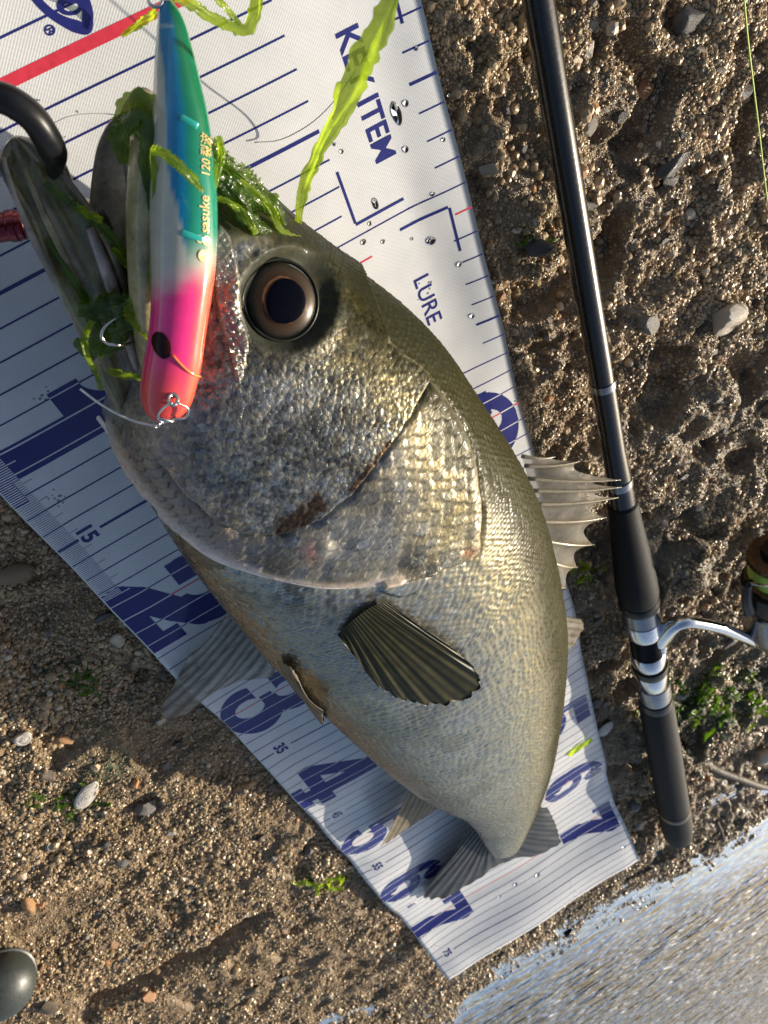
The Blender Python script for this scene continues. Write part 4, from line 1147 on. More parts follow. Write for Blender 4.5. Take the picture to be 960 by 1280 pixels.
def lip(name, pts, rpx, c0, c1, ell=0.8):
    P = resample([bp(*p) for p in pts], 50); T_, N_, B_ = frames(P); r_ = []; c_l = []
    for i in range(50):
        t = i/49; w_ = rpx*0.5*depth(P[i])/FPX*(0.25 + 0.75*math.sin(math.pi*min(1, 0.1 + 0.85*t))**0.6)
        r_.append([P[i] + N_[i]*w_*math.cos(a) + B_[i]*w_*ell*math.sin(a) for a in np.linspace(0, 2*np.pi, 14, endpoint=False)])
        n1 = float(fbm(np.array(t*14), np.array(1.5), 1.0, 25, 3)); c_l.append([np.array(c0) + (np.array(c1) - np.array(c0))*n1]*14)
    return loft(name, r_, M_FLESH, fish, c_l)
lip('lower_lip', [(4, 196, 5.9), (14, 232, 6.0), (36, 285, 6.0), (64, 340, 5.9), (92, 396, 5.8), (120, 452, 5.7), (144, 506, 5.6)], 9, (0.30, 0.27, 0.22), (0.46, 0.40, 0.34))
lip('inner_jaw_ridge', [(70, 205, 5.9), (92, 236, 6.1), (120, 276, 6.2), (144, 322, 6.2), (160, 376, 6.1), (176, 430, 6.0)], 11, (0.12, 0.075, 0.04), (0.28, 0.20, 0.12))
lip('tongue', [(112, 285, 5.9), (128, 325, 6.1), (142, 365, 6.2), (156, 410, 6.2), (172, 462, 6.1)], 17, (0.42, 0.32, 0.30), (0.62, 0.50, 0.48))
lip('palate_fold', [(30, 210, 6.0), (52, 262, 6.0), (78, 316, 6.0), (104, 372, 5.9), (128, 430, 5.9)], 10, (0.20, 0.17, 0.07), (0.40, 0.34, 0.20))
# upper lip: left branch (a pale olive column) running from the snout tip to the jaw corner
UL = [(178, 132), (184, 165), (183, 215), (181, 270), (182, 330), (184, 390), (188, 440), (196, 490)]
zu = [5.2, 5.9, 6.5, 6.9, 7.1, 7.1, 6.9, 6.5]
Pq = resample([bp(*p, z) for p, z in zip(UL, zu)], 50)
Tq, Nq, Bq = frames(Pq); rings = []; cols = []
for i in range(50):
    t = i/49; w_ = 0.36*math.sin(math.pi*min(1, 0.18 + 0.78*t))**0.5 + 0.1; r = []; cl = []
    for a in np.linspace(0, 2*np.pi, 28, endpoint=False):
        r.append(Pq[i] + Nq[i]*w_*math.cos(a) + Bq[i]*w_*1.5*math.sin(a)); n1 = float(vnoise(np.array(i*0.2), np.array(a), 1.0, 89))
        cl.append(np.array([0.30, 0.28, 0.13])*(1 - t) + np.array([0.50, 0.42, 0.23])*t + 0.05*(n1 - 0.5))
    rings.append(r); cols.append(cl)
loft('upper_lip', rings, M_FLESH, fish, cols)
# far branch of the upper jaw, its pale inner face turned to the camera
FL = [(160, 136), (138, 150), (122, 180), (114, 225), (112, 262), (120, 300), (138, 345), (160, 400)]
FR = [(176, 140), (176, 165), (175, 200), (174, 240), (174, 280), (174, 320), (176, 360), (180, 410)]
zf = [4.6, 3.9, 3.3, 3.0, 2.9, 2.9, 2.9, 2.9]; zr = [4.9, 4.4, 4.0, 3.8, 3.6, 3.4, 3.2, 3.2]
Lf = resample([bp(*p, z) for p, z in zip(FL, zf)], 50); Rf = resample([bp(*p, z) for p, z in zip(FR, zr)], 50)
rings = []; cols = []
for i in range(50):
    t = i/49; c = (Lf[i] + Rf[i])/2; hv = (Rf[i] - Lf[i])/2; r = []; cl = []
    for a in np.linspace(0, 2*np.pi, 40, endpoint=False):
        s_, c_ = math.sin(a), math.cos(a)
        z = 0.28*s_ - 0.30*max(0, s_)*(1 - c_*c_)*1.2 + 0.12*max(0, -c_ - 0.6)
        r.append(c + hv*c_ + np.array([0, 0, z])); n1 = float(vnoise(np.array(i*0.25), np.array(c_*4), 1.0, 90))
        q = np.array([0.60, 0.56, 0.47])*(0.8 + 0.3*n1)
        d = max(0, min(1, (t - 0.6)*4)); q = q*(1 - d) + np.array([0.16, 0.085, 0.065])*d
        e = math.exp(-((c_ + 1)/0.16)**2); q = q*(1 - e) + np.array([0.12, 0.11, 0.08])*e
        cl.append(q)
    rings.append(r); cols.append(cl)
loft('upper_jaw_lining', rings, M_FLESH, fish, cols)
# floor of the mouth: dark throat between the jaws
TL = [(100, 250), (128, 300), (150, 350), (166, 410), (180, 470), (190, 510)]
TR = [(150, 262), (180, 320), (188, 370), (192, 420), (198, 470), (204, 510)]
Lf = resample([bp(*p, 2.6) for p in TL], 30); Rf = resample([bp(*p, 2.6) for p in TR], 30)
rings = []; cols = []
for i in range(30):
    c = (Lf[i] + Rf[i])/2; hv = (Rf[i] - Lf[i])/2; r = []; cl = []
    for a in np.linspace(0, 2*np.pi, 24, endpoint=False):
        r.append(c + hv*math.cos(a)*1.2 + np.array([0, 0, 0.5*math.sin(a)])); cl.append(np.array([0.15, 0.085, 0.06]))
    rings.append(r); cols.append(cl)
loft('mouth_floor', rings, M_FLESH, fish, cols)
# maxilla plate with coarse scales beside the eye
MX = [(262, 292), (270, 282), (282, 296), (292, 330), (298, 372), (308, 420), (306, 452), (299, 476), (292, 472), (286, 446), (276, 410), (268, 370), (264, 330)]
def plate(name, poly, lift, thick, mat, cfun, scale=None):
    xs = np.arange(min(p[0] for p in poly) - 2, max(p[0] for p in poly) + 2, 1.2); ys = np.arange(min(p[1] for p in poly) - 2, max(p[1] for p in poly) + 2, 1.2)
    X, Y = np.meshgrid(xs, ys, indexing='ij'); ins = inpoly(X, Y, poly); d = seg_dist(X, Y, poly + poly[:1])
    idx = -np.ones(X.shape, int); V = []; cl = []; sid = []
    for i, j in np.argwhere(ins):
        h = thick*min(1, d[i, j]/4.0)**0.5
        if scale is not None:
            hs, is_, _ = scales(np.array(Y[i, j]/scale), np.array(X[i, j]/scale), 1.0, 1.3); h += 0.045*float(hs)*min(1, d[i, j]/3); sid.append(float(is_))
        else: sid.append(0.3)
        idx[i, j] = len(V); V.append(on_fish(X[i, j], Y[i, j], lift + h)); cl.append(cfun(X[i, j], Y[i, j]))
    F = [(idx[i, j], idx[i, j+1], idx[i+1, j+1], idx[i+1, j]) for i in range(len(xs)-1) for j in range(len(ys)-1) if min(idx[i, j], idx[i+1, j], idx[i, j+1], idx[i+1, j+1]) >= 0]
    o = mesh(name, V, F, mat, fish, attrs={'skin': np.array(cl), 'gloss': np.full(len(V), 0.7), 'scale_id': np.array(sid), 'headm': np.full(len(V), 0.5)})
    return o
plate('maxilla', MX, 0.10, 0.22, M_SKIN, lambda x, y: np.array([0.30, 0.29, 0.26]), scale=6.0)

# ------------------------------------------------------------------ lure
LO = [(3, 201, 216), (15, 198, 224), (30, 197, 231), (60, 195, 240), (100, 193, 250), (150, 191, 261), (200, 190, 267), (250, 189, 271), (300, 189, 271), (340, 190, 268),
      (380, 190, 262), (420, 187, 256), (450, 182, 252), (475, 178, 246), (495, 176, 240), (510, 178, 232), (520, 184, 224), (526, 193, 215)]
ly = np.array([a[0] for a in LO], float); lxl = np.array([a[1] for a in LO], float); lxr = np.array([a[2] for a in LO], float)
yq = np.concatenate([[3, 3.6, 5, 8], np.linspace(12, 515, 150), [519, 522, 524.5, 526]])
xl = spline(yq, ly, lxl); xr = spline(yq, ly, lxr)
lz = np.interp(yq, [0, 526], [5.2, 9.4]) + 0.5*np.sin(np.pi*yq/526)
LC = np.array([bp((a + b)/2, y, z) for a, b, y, z in zip(xl, xr, yq, lz)])
ax_ = np.gradient(LC, axis=0); ax_ /= np.linalg.norm(ax_, axis=1)[:, None]
vw = LC - CC; vw /= np.linalg.norm(vw, axis=1)[:, None]
latv = np.cross(ax_, vw); latv /= np.linalg.norm(latv, axis=1)[:, None]
if (RC @ latv[50])[0] < 0: latv = -latv
dpv = np.cross(latv, ax_); dpv *= np.sign(-(dpv*vw).sum(1))[:, None]           # towards the viewer
hw = (xr - xl)/2*((LC - CC) @ RC[2])/FPX
hw[0] *= 0.5; hw[-1] *= 0.6
def lure_pt(x, y, lift=0.0):
    lift = lift + 0.012
    i = int(np.clip(np.searchsorted(yq, y), 1, len(yq) - 1)); f = float(np.clip((y - yq[i-1])/(yq[i] - yq[i-1]), 0, 1))
    mixf = lambda A: A[i-1]*(1 - f) + A[i]*f
    a, b, h = mixf(xl), mixf(xr), mixf(hw)
    c = np.clip((x - (a + b)/2)/((b - a)/2), -0.98, 0.98); s = math.sqrt(1 - c*c)
    return mixf(LC) + mixf(latv)*(h + lift)*c + mixf(dpv)*(h*0.8 + lift)*s
nphi = 56; ph = np.linspace(0, 2*np.pi, nphi, endpoint=False)
LV = LC[:, None, :] + latv[:, None, :]*(hw[:, None]*np.cos(ph))[..., None] + dpv[:, None, :]*(0.8*hw[:, None]*np.sin(ph))[..., None]
YL, PHL = np.meshgrid(yq, ph, indexing='ij'); la = np.cos(PHL) + 0.09*(fbm(YL, PHL*40, 18, 41, 3) - 0.5)
blue = np.array([0.0, 0.24, 0.50]); green = np.array([0.004, 0.20, 0.085]); teal = np.array([0.02, 0.34, 0.24]); clearc = np.array([0.62, 0.62, 0.53]); pinkc = np.array([0.80, 0.035, 0.22]); orange = np.array([0.78, 0.085, 0.04])
cl = lerp(np.broadcast_to(blue, LV.shape), green, sstep(-0.1, 0.30, la)); cl = lerp(cl, teal, sstep(120, 300, YL)*sstep(0.0, 0.4, la)*0.8)
edge_l = -0.50 + 0.55*sstep(200, 330, YL) - 0.35*sstep(120, 20, YL)
kclear = sstep(0.06, -0.06, la - edge_l); cl = lerp(cl, clearc, kclear)
kb = sstep(325, 375, YL + 22*la + 8*(vnoise(YL, PHL*30, 9, 42) - 0.5)); cl = lerp(cl, np.array([0.72, 0.66, 0.55]), 0.75*sstep(300, 345, YL + 20*la))
head = lerp(np.broadcast_to(pinkc, LV.shape), orange, np.maximum(sstep(0.25, 0.8, la), sstep(430, 500, YL)*0.85)); cl = lerp(cl, head, kb)
ringd = np.abs(YL - 42 - 3*np.cos(PHL)); cl = lerp(cl, np.array([0.6, 0.7, 0.62]), 0.7*sstep(3.5, 1.0, ringd)*sstep(0.2, -0.2, la))
clr = 0.28*(1 - kb) + 0.05*kclear*(1 - kb)
lure = empty('fishing_lure', LC[80])
tag(lure, 'blue and green minnow lure with pink head lying across the fish mouth', 'lure')
Fl = [tuple(f) for f in grid_faces(len(yq), nphi, True)] + [tuple(range(nphi))[::-1], tuple(range((len(yq)-1)*nphi, len(yq)*nphi))]
lb = mesh('lure_body', LV.reshape(-1, 3), Fl, M_LURE, lure, attrs={'skin': np.clip(cl, 0, 1).reshape(-1, 3), 'clear': np.clip(clr, 0, 0.8).ravel()})
bm = bmesh.new(); bm.from_mesh(lb.data); bmesh.ops.recalc_face_normals(bm, faces=bm.faces); bm.to_mesh(lb.data); bm.free()
# inner chamber ribs and weight glimpsed through the plastic
for (xa, ya, xb, yb, wd) in ((226, 160, 246, 168, 4.5), (226, 296, 252, 302, 4.5)):
    P = [lure_pt(xa + (xb - xa)*t, ya + (yb - ya)*t, 0.012) for t in np.linspace(0, 1, 10)]
    tube('bulkhead', P, wd*0.018, M_TEAL, lure, 8, ell=0.3)
# eye of the lure
V = []
for r in np.linspace(0, 1, 6):
    for a in np.linspace(0, 2*np.pi, 24, endpoint=False):
        V.append(lure_pt(203.5 + 11*r*math.cos(a) + 2*r*math.sin(a), 432.5 + 15.5*r*math.sin(a), 0.02 + 0.05*(1 - r*r)))
mesh('lure_eye', V, grid_faces(6, 24, True), simple('lure_pupil', (0.018, 0.004, 0.003), 0.3, spec=0.2), lure)
# collar step behind the head
P = [lure_pt(256 - 40*t, 462 - 22*t + 6*math.sin(3*t), 0.015) for t in np.linspace(0, 1, 14)]
tube('gill_line', P, 0.035, simple('orange_paint', (0.95, 0.22, 0.04), 0.2, coat=1.0), lure, 6)
# lettering along the lure, running from head to tail
def lure_text(s, x0, y0, size, rot_up=True):
    cu = bpy.data.curves.new('lettering', 'FONT'); cu.body = s; cu.size = 1.0; cu.offset = 0.012; cu.resolution_u = 3
    ob = bpy.data.objects.new('lettering', cu); COL.objects.link(ob)
    me = bpy.data.meshes.new_from_object(ob.evaluated_get(bpy.context.evaluated_depsgraph_get())); bpy.data.objects.remove(ob)
    co = np.array([v.co for v in me.vertices])
    if len(co) == 0: return
    V = [lure_pt(x0 - c[1]*size, y0 - c[0]*size*1.05, 0.012) for c in co]
    mesh('lettering', V, [tuple(p.vertices) for p in me.polygons], M_GOLD, lure, smooth=False)
lure_text('sasuke', 259, 293, 16)
lure_text('120', 260, 226, 14)
lure_text('\u88c2\u6ce2', 261, 202, 14)
for (cx_, cy_, rx, ry) in ((252, 320, 6, 7), (256, 302, 5, 5.5), (248, 301, 4, 5)):
    V = [lure_pt(cx_ + rx*math.cos(a), cy_ + ry*math.sin(a), 0.012) for a in np.linspace(0, 2*np.pi, 16, endpoint=False)]
    mesh('logo_mark', V, [tuple(range(16))], M_GOLD, lure, smooth=False)
def ring_pts(c, a, b, r, n=28): return np.array([c + a*r*math.cos(t) + b*r*math.sin(t) for t in np.linspace(0, 2*np.pi, n)])
e0 = lure_pt(216, 492, 0.08)
tube('line_eye', ring_pts(e0, latv[150]*0.7, dpv[150]*0.6 + ax_[150]*0.8, 0.16), 0.045, M_STEEL, lure, 8, cap=False)
et = LC[0] + (LC[0] - LC[3])*0.6
tube('hook_ring', ring_pts(bp(194, 0, 5.3), latv[5], ax_[5], 0.16), 0.045, M_STEEL, lure, 8, cap=False)
hz_ = 7.6
hook = np.array([bp(145, 398, hz_ + .1), bp(136, 404, hz_), bp(128, 413, hz_), bp(127, 422, hz_), bp(134, 429, hz_), bp(146, 431, hz_), bp(160, 430, hz_ - .6), bp(182, 424, hz_ - 1.4)])
tube('treble_hook', resample(hook, 40), np.r_[np.linspace(0.008, 0.045, 8), np.full(32, 0.045)], M_STEEL, lure, 8)
snap = empty('lure_snap', e0); tag(snap, 'thin steel wire snap clipped to the nose eye of the pink lure head', 'snap')
sn = [lure_pt(219, 494, 0.2), lure_pt(228, 500, 0.2), lure_pt(224, 512, 0.22), bp(216, 524, 9.7), bp(203, 528, 9.7), bp(198, 523, 9.75), bp(206, 508, 9.9), lure_pt(214, 494, 0.24)]
tube('wire', resample(sn, 60), 0.035, M_STEEL, snap, 8)
tube('clasp', resample([bp(197, 523, 9.78), bp(207, 525, 9.8), bp(216, 527, 9.75)], 8), 0.05, M_STEEL, snap, 8)
tube('loop', ring_pts(bp(197, 532, 9.5), np.array([1, 0, 0]), np.array([0, 0.7, 0.5]), 0.09), 0.03, M_STEEL, snap, 8, cap=False)
ld = [bp(196, 533, 9.5), bp(170, 527, 9.3), bp(140, 514, 9.0), bp(118, 500, 8.8), bp(100, 486, 8.7)]
tag(tube('leader_line', resample(ld, 40), 0.03, M_MONO, None, 8), 'stiff clear nylon line end sticking out from the lure snap', 'fishing line')
ln = [bp(318, 178, 0.35), bp(345, 176, 0.5), bp(380, 160, 1.0), bp(410, 135, 1.8), bp(440, 95, 2.6), bp(470, 50, 3.4), bp(492, 8, 4.0), bp(505, -30, 4.2)]
tag(tube('leader_line', resample(ln, 60), 0.022, M_MONO, None, 8), 'curved clear nylon line crossing the lettering beside the green strand', 'fishing line')
ln2 = [bp(60, 158, 0.5), bp(85, 146, 0.7), bp(115, 142, 0.8), bp(140, 143, 0.9), bp(165, 150, 1.4)]
tag(tube('leader_line', resample(ln2, 40), 0.016, M_MONO, None, 8), 'fine clear nylon line arching over the mat between the open jaws', 'fishing line')

# ------------------------------------------------------------------ seaweed
def frond(name, pts, wid, mat, parent=None, twist=0.0, ruffle=0.12, seed=0, n=70, m=9, fold=0.0):
    P = resample([bp(*p) for p in pts], n); T, N, B = frames(P)
    wd = np.interp(np.linspace(0, 1, n), np.linspace(0, 1, len(wid)), wid)
    V = np.zeros((n, m, 3)); ed = np.zeros((n, m)); r = np.random.default_rng(seed + 400)
    p1, p2 = r.uniform(0, 6, 2)
    for i in range(n):
        d_ = depth(P[i]); hwid = wd[i]/2*d_/FPX
        vdir = CC - P[i]; vdir /= np.linalg.norm(vdir)
        side = np.cross(T[i], vdir); side /= np.linalg.norm(side) + 1e-9; nn = np.cross(side, T[i])
        a = twist*math.sin(i*0.10 + p1) ; s2 = side*math.cos(a) + nn*math.sin(a); n2 = -side*math.sin(a) + nn*math.cos(a)
        for j in range(m):
            c = 2*j/(m - 1) - 1; jag = 1 + 0.55*float(vnoise(np.array(i*0.6), np.array(math.copysign(1, c)*3 + seed), 1.0, 97)) - 0.27
            V[i, j] = P[i] + s2*hwid*c*jag + n2*(ruffle*hwid*math.sin(i*0.16 + 2.6*c + p2)*(0.4 + abs(c)) + 0.5*ruffle*hwid*math.sin(7.0*c + p1 + 0.8*math.sin(i*0.11)) - fold*hwid*c*c)
            ed[i, j] = c
    return mesh(name, V.reshape(-1, 3), grid_faces(n, m), mat, parent, attrs={'edge': ed.ravel()})
f = frond('seaweed_strand', [(376, 292, 5.2), (374, 268, 5.6), (379, 236, 6.0), (392, 205, 6.5), (406, 172, 7.0), (424, 140, 7.4), (440, 104, 7.8), (458, 64, 8.2), (478, 26, 8.6), (497, -20, 9.0)], [9, 13, 15, 16, 18, 26, 32, 34, 28, 22], M_WEED, twist=0.5, ruffle=0.3, seed=1)
tag(f, 'long bright green seaweed strand rising from the fish brow across the mat lettering', 'seaweed')
def clump(name, label, fr, base):
    e = empty(name, bp(*base)); tag(e, label, 'seaweed')
    for k, (pts, wid, mt, tw, ru, fo) in enumerate(fr): frond('frond', pts, wid, mt, e, tw, ru, seed=len(label)*7 + k, fold=fo)
    return e
clump('seaweed_clump', 'bright green translucent seaweed loop draped past the lure tail', [
    ([(222, -8, 5.0), (245, 10, 4.6), (268, 24, 4.4), (292, 34, 4.3), (306, 36, 4.3), (316, 22, 4.4), (320, 0, 4.6), (322, -20, 4.8)], [20, 18, 14, 12, 14, 16, 16, 14], M_WEED, 0.4, 0.3, 0.3),
    ([(262, -20, 4.9), (272, -2, 4.7), (286, 14, 4.5), (300, 30, 4.4)], [10, 9, 8, 6], M_WEED, 0.3, 0.3, 0),
    ([(196, 14, 2.0), (180, 26, 1.0), (165, 36, 0.6), (152, 45, 0.5)], [8, 10, 9, 5], M_WEED, 0.3, 0.3, 0)], (260, 0, 4.5))
clump('seaweed_clump', 'dark green seaweed clump lying on the snout between lure and fish eye', [
    ([(262, 175, 7.4), (270, 196, 7.3), (290, 215, 7.1), (315, 235, 6.9), (336, 256, 6.7), (352, 284, 6.4)], [14, 26, 34, 36, 30, 14], M_WEED_D, 0.3, 0.25, 0.5),
    ([(264, 215, 7.5), (285, 235, 7.4), (305, 258, 7.3), (322, 282, 7.2), (338, 292, 7.0)], [12, 26, 30, 26, 10], M_WEED_D, 0.4, 0.3, 0.4),
    ([(268, 248, 7.6), (285, 252, 7.6), (300, 262, 7.5), (312, 278, 7.5), (320, 293, 7.5)], [7, 8, 9, 9, 6], M_WEED, 0.4, 0.4, 0.2),
    ([(300, 225, 7.4), (318, 240, 7.3), (340, 262, 7.0), (348, 282, 6.8), (365, 296, 6.5), (384, 302, 6.0)], [5, 8, 10, 10, 9, 6], M_WEED, 0.4, 0.4, 0.2),
    ([(272, 170, 7.3), (276, 190, 7.5), (272, 215, 7.7), (268, 240, 7.9), (267, 280, 8.2), (262, 310, 8.4)], [8, 12, 10, 7, 6, 4], M_WEED, 0.4, 0.3, 0.2)], (300, 240, 6.8))
clump('seaweed_clump', 'green seaweed bunched over the tip of the open upper jaw', [
    ([(152, 165, 5.8), (160, 142, 6.2), (178, 132, 6.6), (192, 145, 6.9), (196, 175, 7.2), (195, 220, 7.4), (193, 260, 7.6), (192, 300, 7.7)], [22, 30, 34, 34, 28, 20, 14, 5], M_WEED_D, 0.3, 0.25, 0.5),
    ([(158, 205, 6.2), (152, 180, 6.4), (160, 158, 6.7), (176, 150, 7.0), (184, 175, 7.3), (184, 210, 7.4), (187, 255, 7.6)], [18, 24, 26, 24, 20, 16, 6], M_WEED_D, 0.4, 0.3, 0.5),
    ([(190, 190, 7.6), (193, 230, 7.8), (192, 280, 8.0), (190, 330, 8.1), (190, 380, 8.2)], [9, 9, 7, 6, 4], M_WEED, 0.4, 0.4, 0.1),
    ([(188, 188, 9.0), (205, 193, 9.2), (222, 205, 9.3), (240, 222, 9.3), (254, 240, 9.2)], [12, 14, 14, 12, 6], M_WEED, 0.3, 0.3, 0.2)], (175, 150, 6.0))
clump('seaweed_clump', 'olive green seaweed shreds trailing along the open lower jaw', [
    ([(56, 228, 6.1), (75, 245, 6.2), (100, 260, 6.3), (125, 282, 6.4), (142, 300, 6.4), (156, 328, 6.3)], [10, 12, 12, 14, 12, 8], M_WEED_D, 0.4, 0.35, 0.2),
    ([(96, 258, 6.4), (112, 268, 6.5), (128, 276, 6.5)], [8, 12, 8], M_WEED, 0.3, 0.4, 0),
    ([(140, 310, 6.4), (152, 322, 6.4), (166, 338, 6.4)], [8, 12, 9], M_WEED, 0.3, 0.4, 0),
    ([(60, 300, 6.0), (85, 340, 6.1), (110, 380, 6.2), (130, 420, 6.3)], [5, 10, 12, 6], M_WEED_D, 0.4, 0.3, 0.1)], (110, 280, 6.0))
clump('seaweed_clump', 'glossy yellow-green seaweed tangle beside the lure head at the jaw corner', [
    ([(98, 384, 6.6), (120, 388, 6.8), (145, 386, 7.0), (168, 380, 7.2), (190, 392, 7.4)], [20, 36, 40, 36, 16], M_WEED_D, 0.5, 0.3, 0.3),
    ([(92, 428, 6.4), (112, 436, 6.6), (130, 430, 6.8), (150, 415, 7.1), (180, 405, 7.4)], [12, 30, 32, 28, 12], M_WEED_D, 0.5, 0.3, 0.3),
    ([(170, 372, 7.4), (160, 385, 7.4), (165, 400, 7.5), (178, 412, 7.6), (185, 425, 7.7)], [8, 11, 12, 11, 6], M_WEED, 0.5, 0.5, 0.2),
    ([(114, 400, 7.0), (106, 420, 7.0), (108, 440, 7.0), (118, 462, 6.9), (127, 488, 6.8)], [8, 9, 8, 8, 6], M_WEED, 0.4, 0.4, 0.2),
    ([(136, 462, 7.1), (152, 468, 7.3), (168, 471, 7.5), (186, 474, 7.7)], [10, 10, 8, 5], M_WEED, 0.4, 0.3, 0.2)], (140, 420, 6.5))
f = frond('seaweed_scrap', [(668, 1132, 1.4), (660, 1140, 1.5), (655, 1150, 1.7), (640, 1160, 1.8), (628, 1168, 1.9)], [4, 6, 6, 6, 3], M_WEED, ruffle=0.3, seed=31)
tag(f, 'small bright green seaweed scrap on the far end of the mat', 'seaweed')
f = frond('seaweed_scrap', [(710, 945, 0.4), (718, 938, 0.4), (728, 932, 0.45), (740, 924, 0.45)], [4, 7, 5, 4], M_WEED, ruffle=0.3, seed=33)
tag(f, 'small green seaweed scrap on the printed six beside the fish tail', 'seaweed')
def ground_weed(label, cx_, cy_, k, spread, mt, seed):
    r = np.random.default_rng(seed); P0 = bp(cx_, cy_, -0.4); z0 = float(gz(np.array(P0[0]), np.array(P0[1])))
    e = empty('algae_tuft', (P0[0], P0[1], z0)); tag(e, label, 'algae')
    for i in range(k):
        pts = []; x, y = cx_ + r.normal()*spread, cy_ + r.normal()*spread*0.5; a = r.uniform(0, 6.28)
        for q in range(5):
            P = bp(x, y, -0.4); zz = float(gz(np.array(P[0]), np.array(P[1]))) + 0.10 + 0.18*r.random(); pts.append((x, y, zz)); a += r.normal()*0.6
            x += 7*math.cos(a); y += 4*math.sin(a)
        frond('frond', pts, [3, 6, 7, 5, 2], mt, e, 0.5, 0.4, seed + i, n=24, m=5)
ground_weed('green algae on shaded sand beside the printed two', 110, 850, 12, 17, M_WEED_D, 1)
ground_weed('bright green algae tuft on sand beside the printed six', 400, 1103, 9, 12, M_WEED, 2)
ground_weed('dark green algae around the white shell on the sand', 82, 1008, 9, 18, M_WEED_D, 3)
ground_weed('green algae strands under the dorsal fin on the gravel', 736, 716, 7, 8, M_WEED, 4)
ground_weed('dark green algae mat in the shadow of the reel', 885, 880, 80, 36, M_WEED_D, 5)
ground_weed('thin algae wisps on the sand by the mat edge', 668, 300, 5, 6, M_WEED_D, 6)

# ------------------------------------------------------------------ fish grip
grip = empty('fish_grip', bp(-20, 150, 3)); tag(grip, 'black and red fish grip clamped on the lower jaw of the fish', 'fish grip')
gp = [bp(-40, 112, 6.6), bp(-15, 118, 6.8), (bp(12, 126, 7.0)), bp(38, 144, 7.0), bp(58, 172, 6.8), bp(68, 200, 6.2), bp(66, 218, 5.6)]
tube('clamp_hook', resample(gp, 60), np.r_[np.full(40, 0.33), np.linspace(0.33, 0.12, 20)], M_BLACK, grip, 18, ell=1.15)
gp2 = [bp(-48, 292, 1.6), bp(-20, 288, 1.7), bp(10, 283, 1.8), bp(30, 281, 1.9)]
rt = tube('red_shaft', resample(gp2, 30), 0.42, M_REDM, grip, 24)
tube('end_ring', resample(gp2, 30)[22:27], 0.46, M_REDM, grip, 24)
ga = bp(-40, 112, 6.6); gb = bp(-48, 292, 1.6)
hd = [ga, ga + np.array([-1.6, -0.6, -0.6]), (ga + gb)/2 + np.array([-2.6, -0.6, 0]), gb + np.array([-1.2, 0.2, 0.3]), gb]
tube('body', resample(hd, 40), np.r_[np.linspace(0.35, 0.9, 12), np.full(16, 0.95), np.linspace(0.9, 0.45, 12)], M_BLACK, grip, 24)
hs = (ga + gb)/2 + np.array([-2.8, -0.6, 0]); he = hs + np.array([-12.5, -2.0, 0.6])
lathe('handle', hs, he, [(0, 0.9), (0.5, 1.25), (2, 1.45), (5, 1.5), (8, 1.4), (11, 1.5), (12.2, 1.3), (12.6, 0.6)], M_EVA, grip)

# ------------------------------------------------------------------ rod
RA = bp(673, 0, 1.3); RB = bp(847, 1040, 1.8); rt_ = (RB - RA)/np.linalg.norm(RB - RA); RL = np.linalg.norm(RB - RA)
def rod_at(y):
    """distance along the rod from RA whose projection has photo row y"""
    lo, hi = -60.0, RL + 20
    for _ in range(50):
        mid = (lo + hi)/2
        if pj(RA + rt_*mid)[1] < y: lo = mid
        else: hi = mid
    return (lo + hi)/2
rod = empty('fishing_rod', (RB[0], RB[1], -0.2)); tag(rod, 'black fishing rod with foam grips lying on the gravel beside the mat', 'fishing rod')
def rad(y, wpx): P = RA + rt_*rod_at(y); return wpx/2*depth(P)/FPX
def sec(name, items, mat, seg=40): return lathe(name, RA, RB, [(rod_at(y), r) for y, r in items], mat, rod, seg)
r0, r1, r2 = rad(0, 40), rad(480, 30), rad(600, 32)
far = RA - rt_*42
lathe('blank', far, RB, [(0, r0*0.86), (42, r0), (42 + rod_at(478), r1)], M_BLANK, rod, 40)
sec('ferrule_ring', [(476, r1*1.08), (481, r1*1.10), (484, r1*1.08)], M_GUN)
sec('butt_blank', [(484, r1*1.03), (560, r1*1.02), (606, r2)], M_BLANK)
sec('winding_ring', [(598, r2*1.05), (602, r2*1.06), (606, r2*1.04)], M_GUN)
sec('winding', [(606, r2*1.0), (630, r2*1.04)], M_BLANK)
f0, f1 = rad(632, 38), rad(735, 52)
sec('fore_grip', [(626, f0*0.8), (629, f0), (650, f0*1.06), (690, (f0 + f1)/2*1.02), (725, f1*0.98), (740, f1), (747, f1*0.93)], M_EVA)
s0 = rad(790, 43)
sec('grip_ring', [(747, s0*1.08), (752, s0*1.12), (756, s0*1.05)], M_BLACK)
sec('hood_collar', [(756, s0*1.02), (770, s0*1.04), (771, s0*0.97)], M_GUN)
sec('fore_hood', [(771, s0*1.08), (784, s0*1.10), (788, s0*1.02)], M_CHROME)
thr = []
ya = np.linspace(788, 812, 29)
for i, y in enumerate(ya): thr.append((y, s0*(0.92 if i % 2 else 0.86)))
sec('thread', thr, M_BLACK)
sec('locking_nut', [(812, s0*1.0), (814, s0*1.06), (826, s0*1.04), (828, s0*0.95)], M_CHROME)
sec('seat_ring', [(828, s0*1.08), (833, s0*1.1), (836, s0*1.0)], M_BLACK)
sec('rear_hood', [(836, s0*1.02), (850, s0*1.03), (851, s0*0.98), (870, s0*1.0)], M_CHROME)
sec('lower_collar', [(852, s0*1.03), (868, s0*1.05), (871, s0*0.98)], M_GUN)
sec('grip_cap', [(870, s0*1.08), (876, s0*1.12), (880, s0*1.02)], M_BLACK)
h0, h1 = rad(890, 42), rad(1000, 40)
sec('rear_grip', [(876, h0*0.95), (880, h0), (930, (h0 + h1)/2*0.99), (985, h1*0.97), (1008, h1*0.98)], M_EVA)
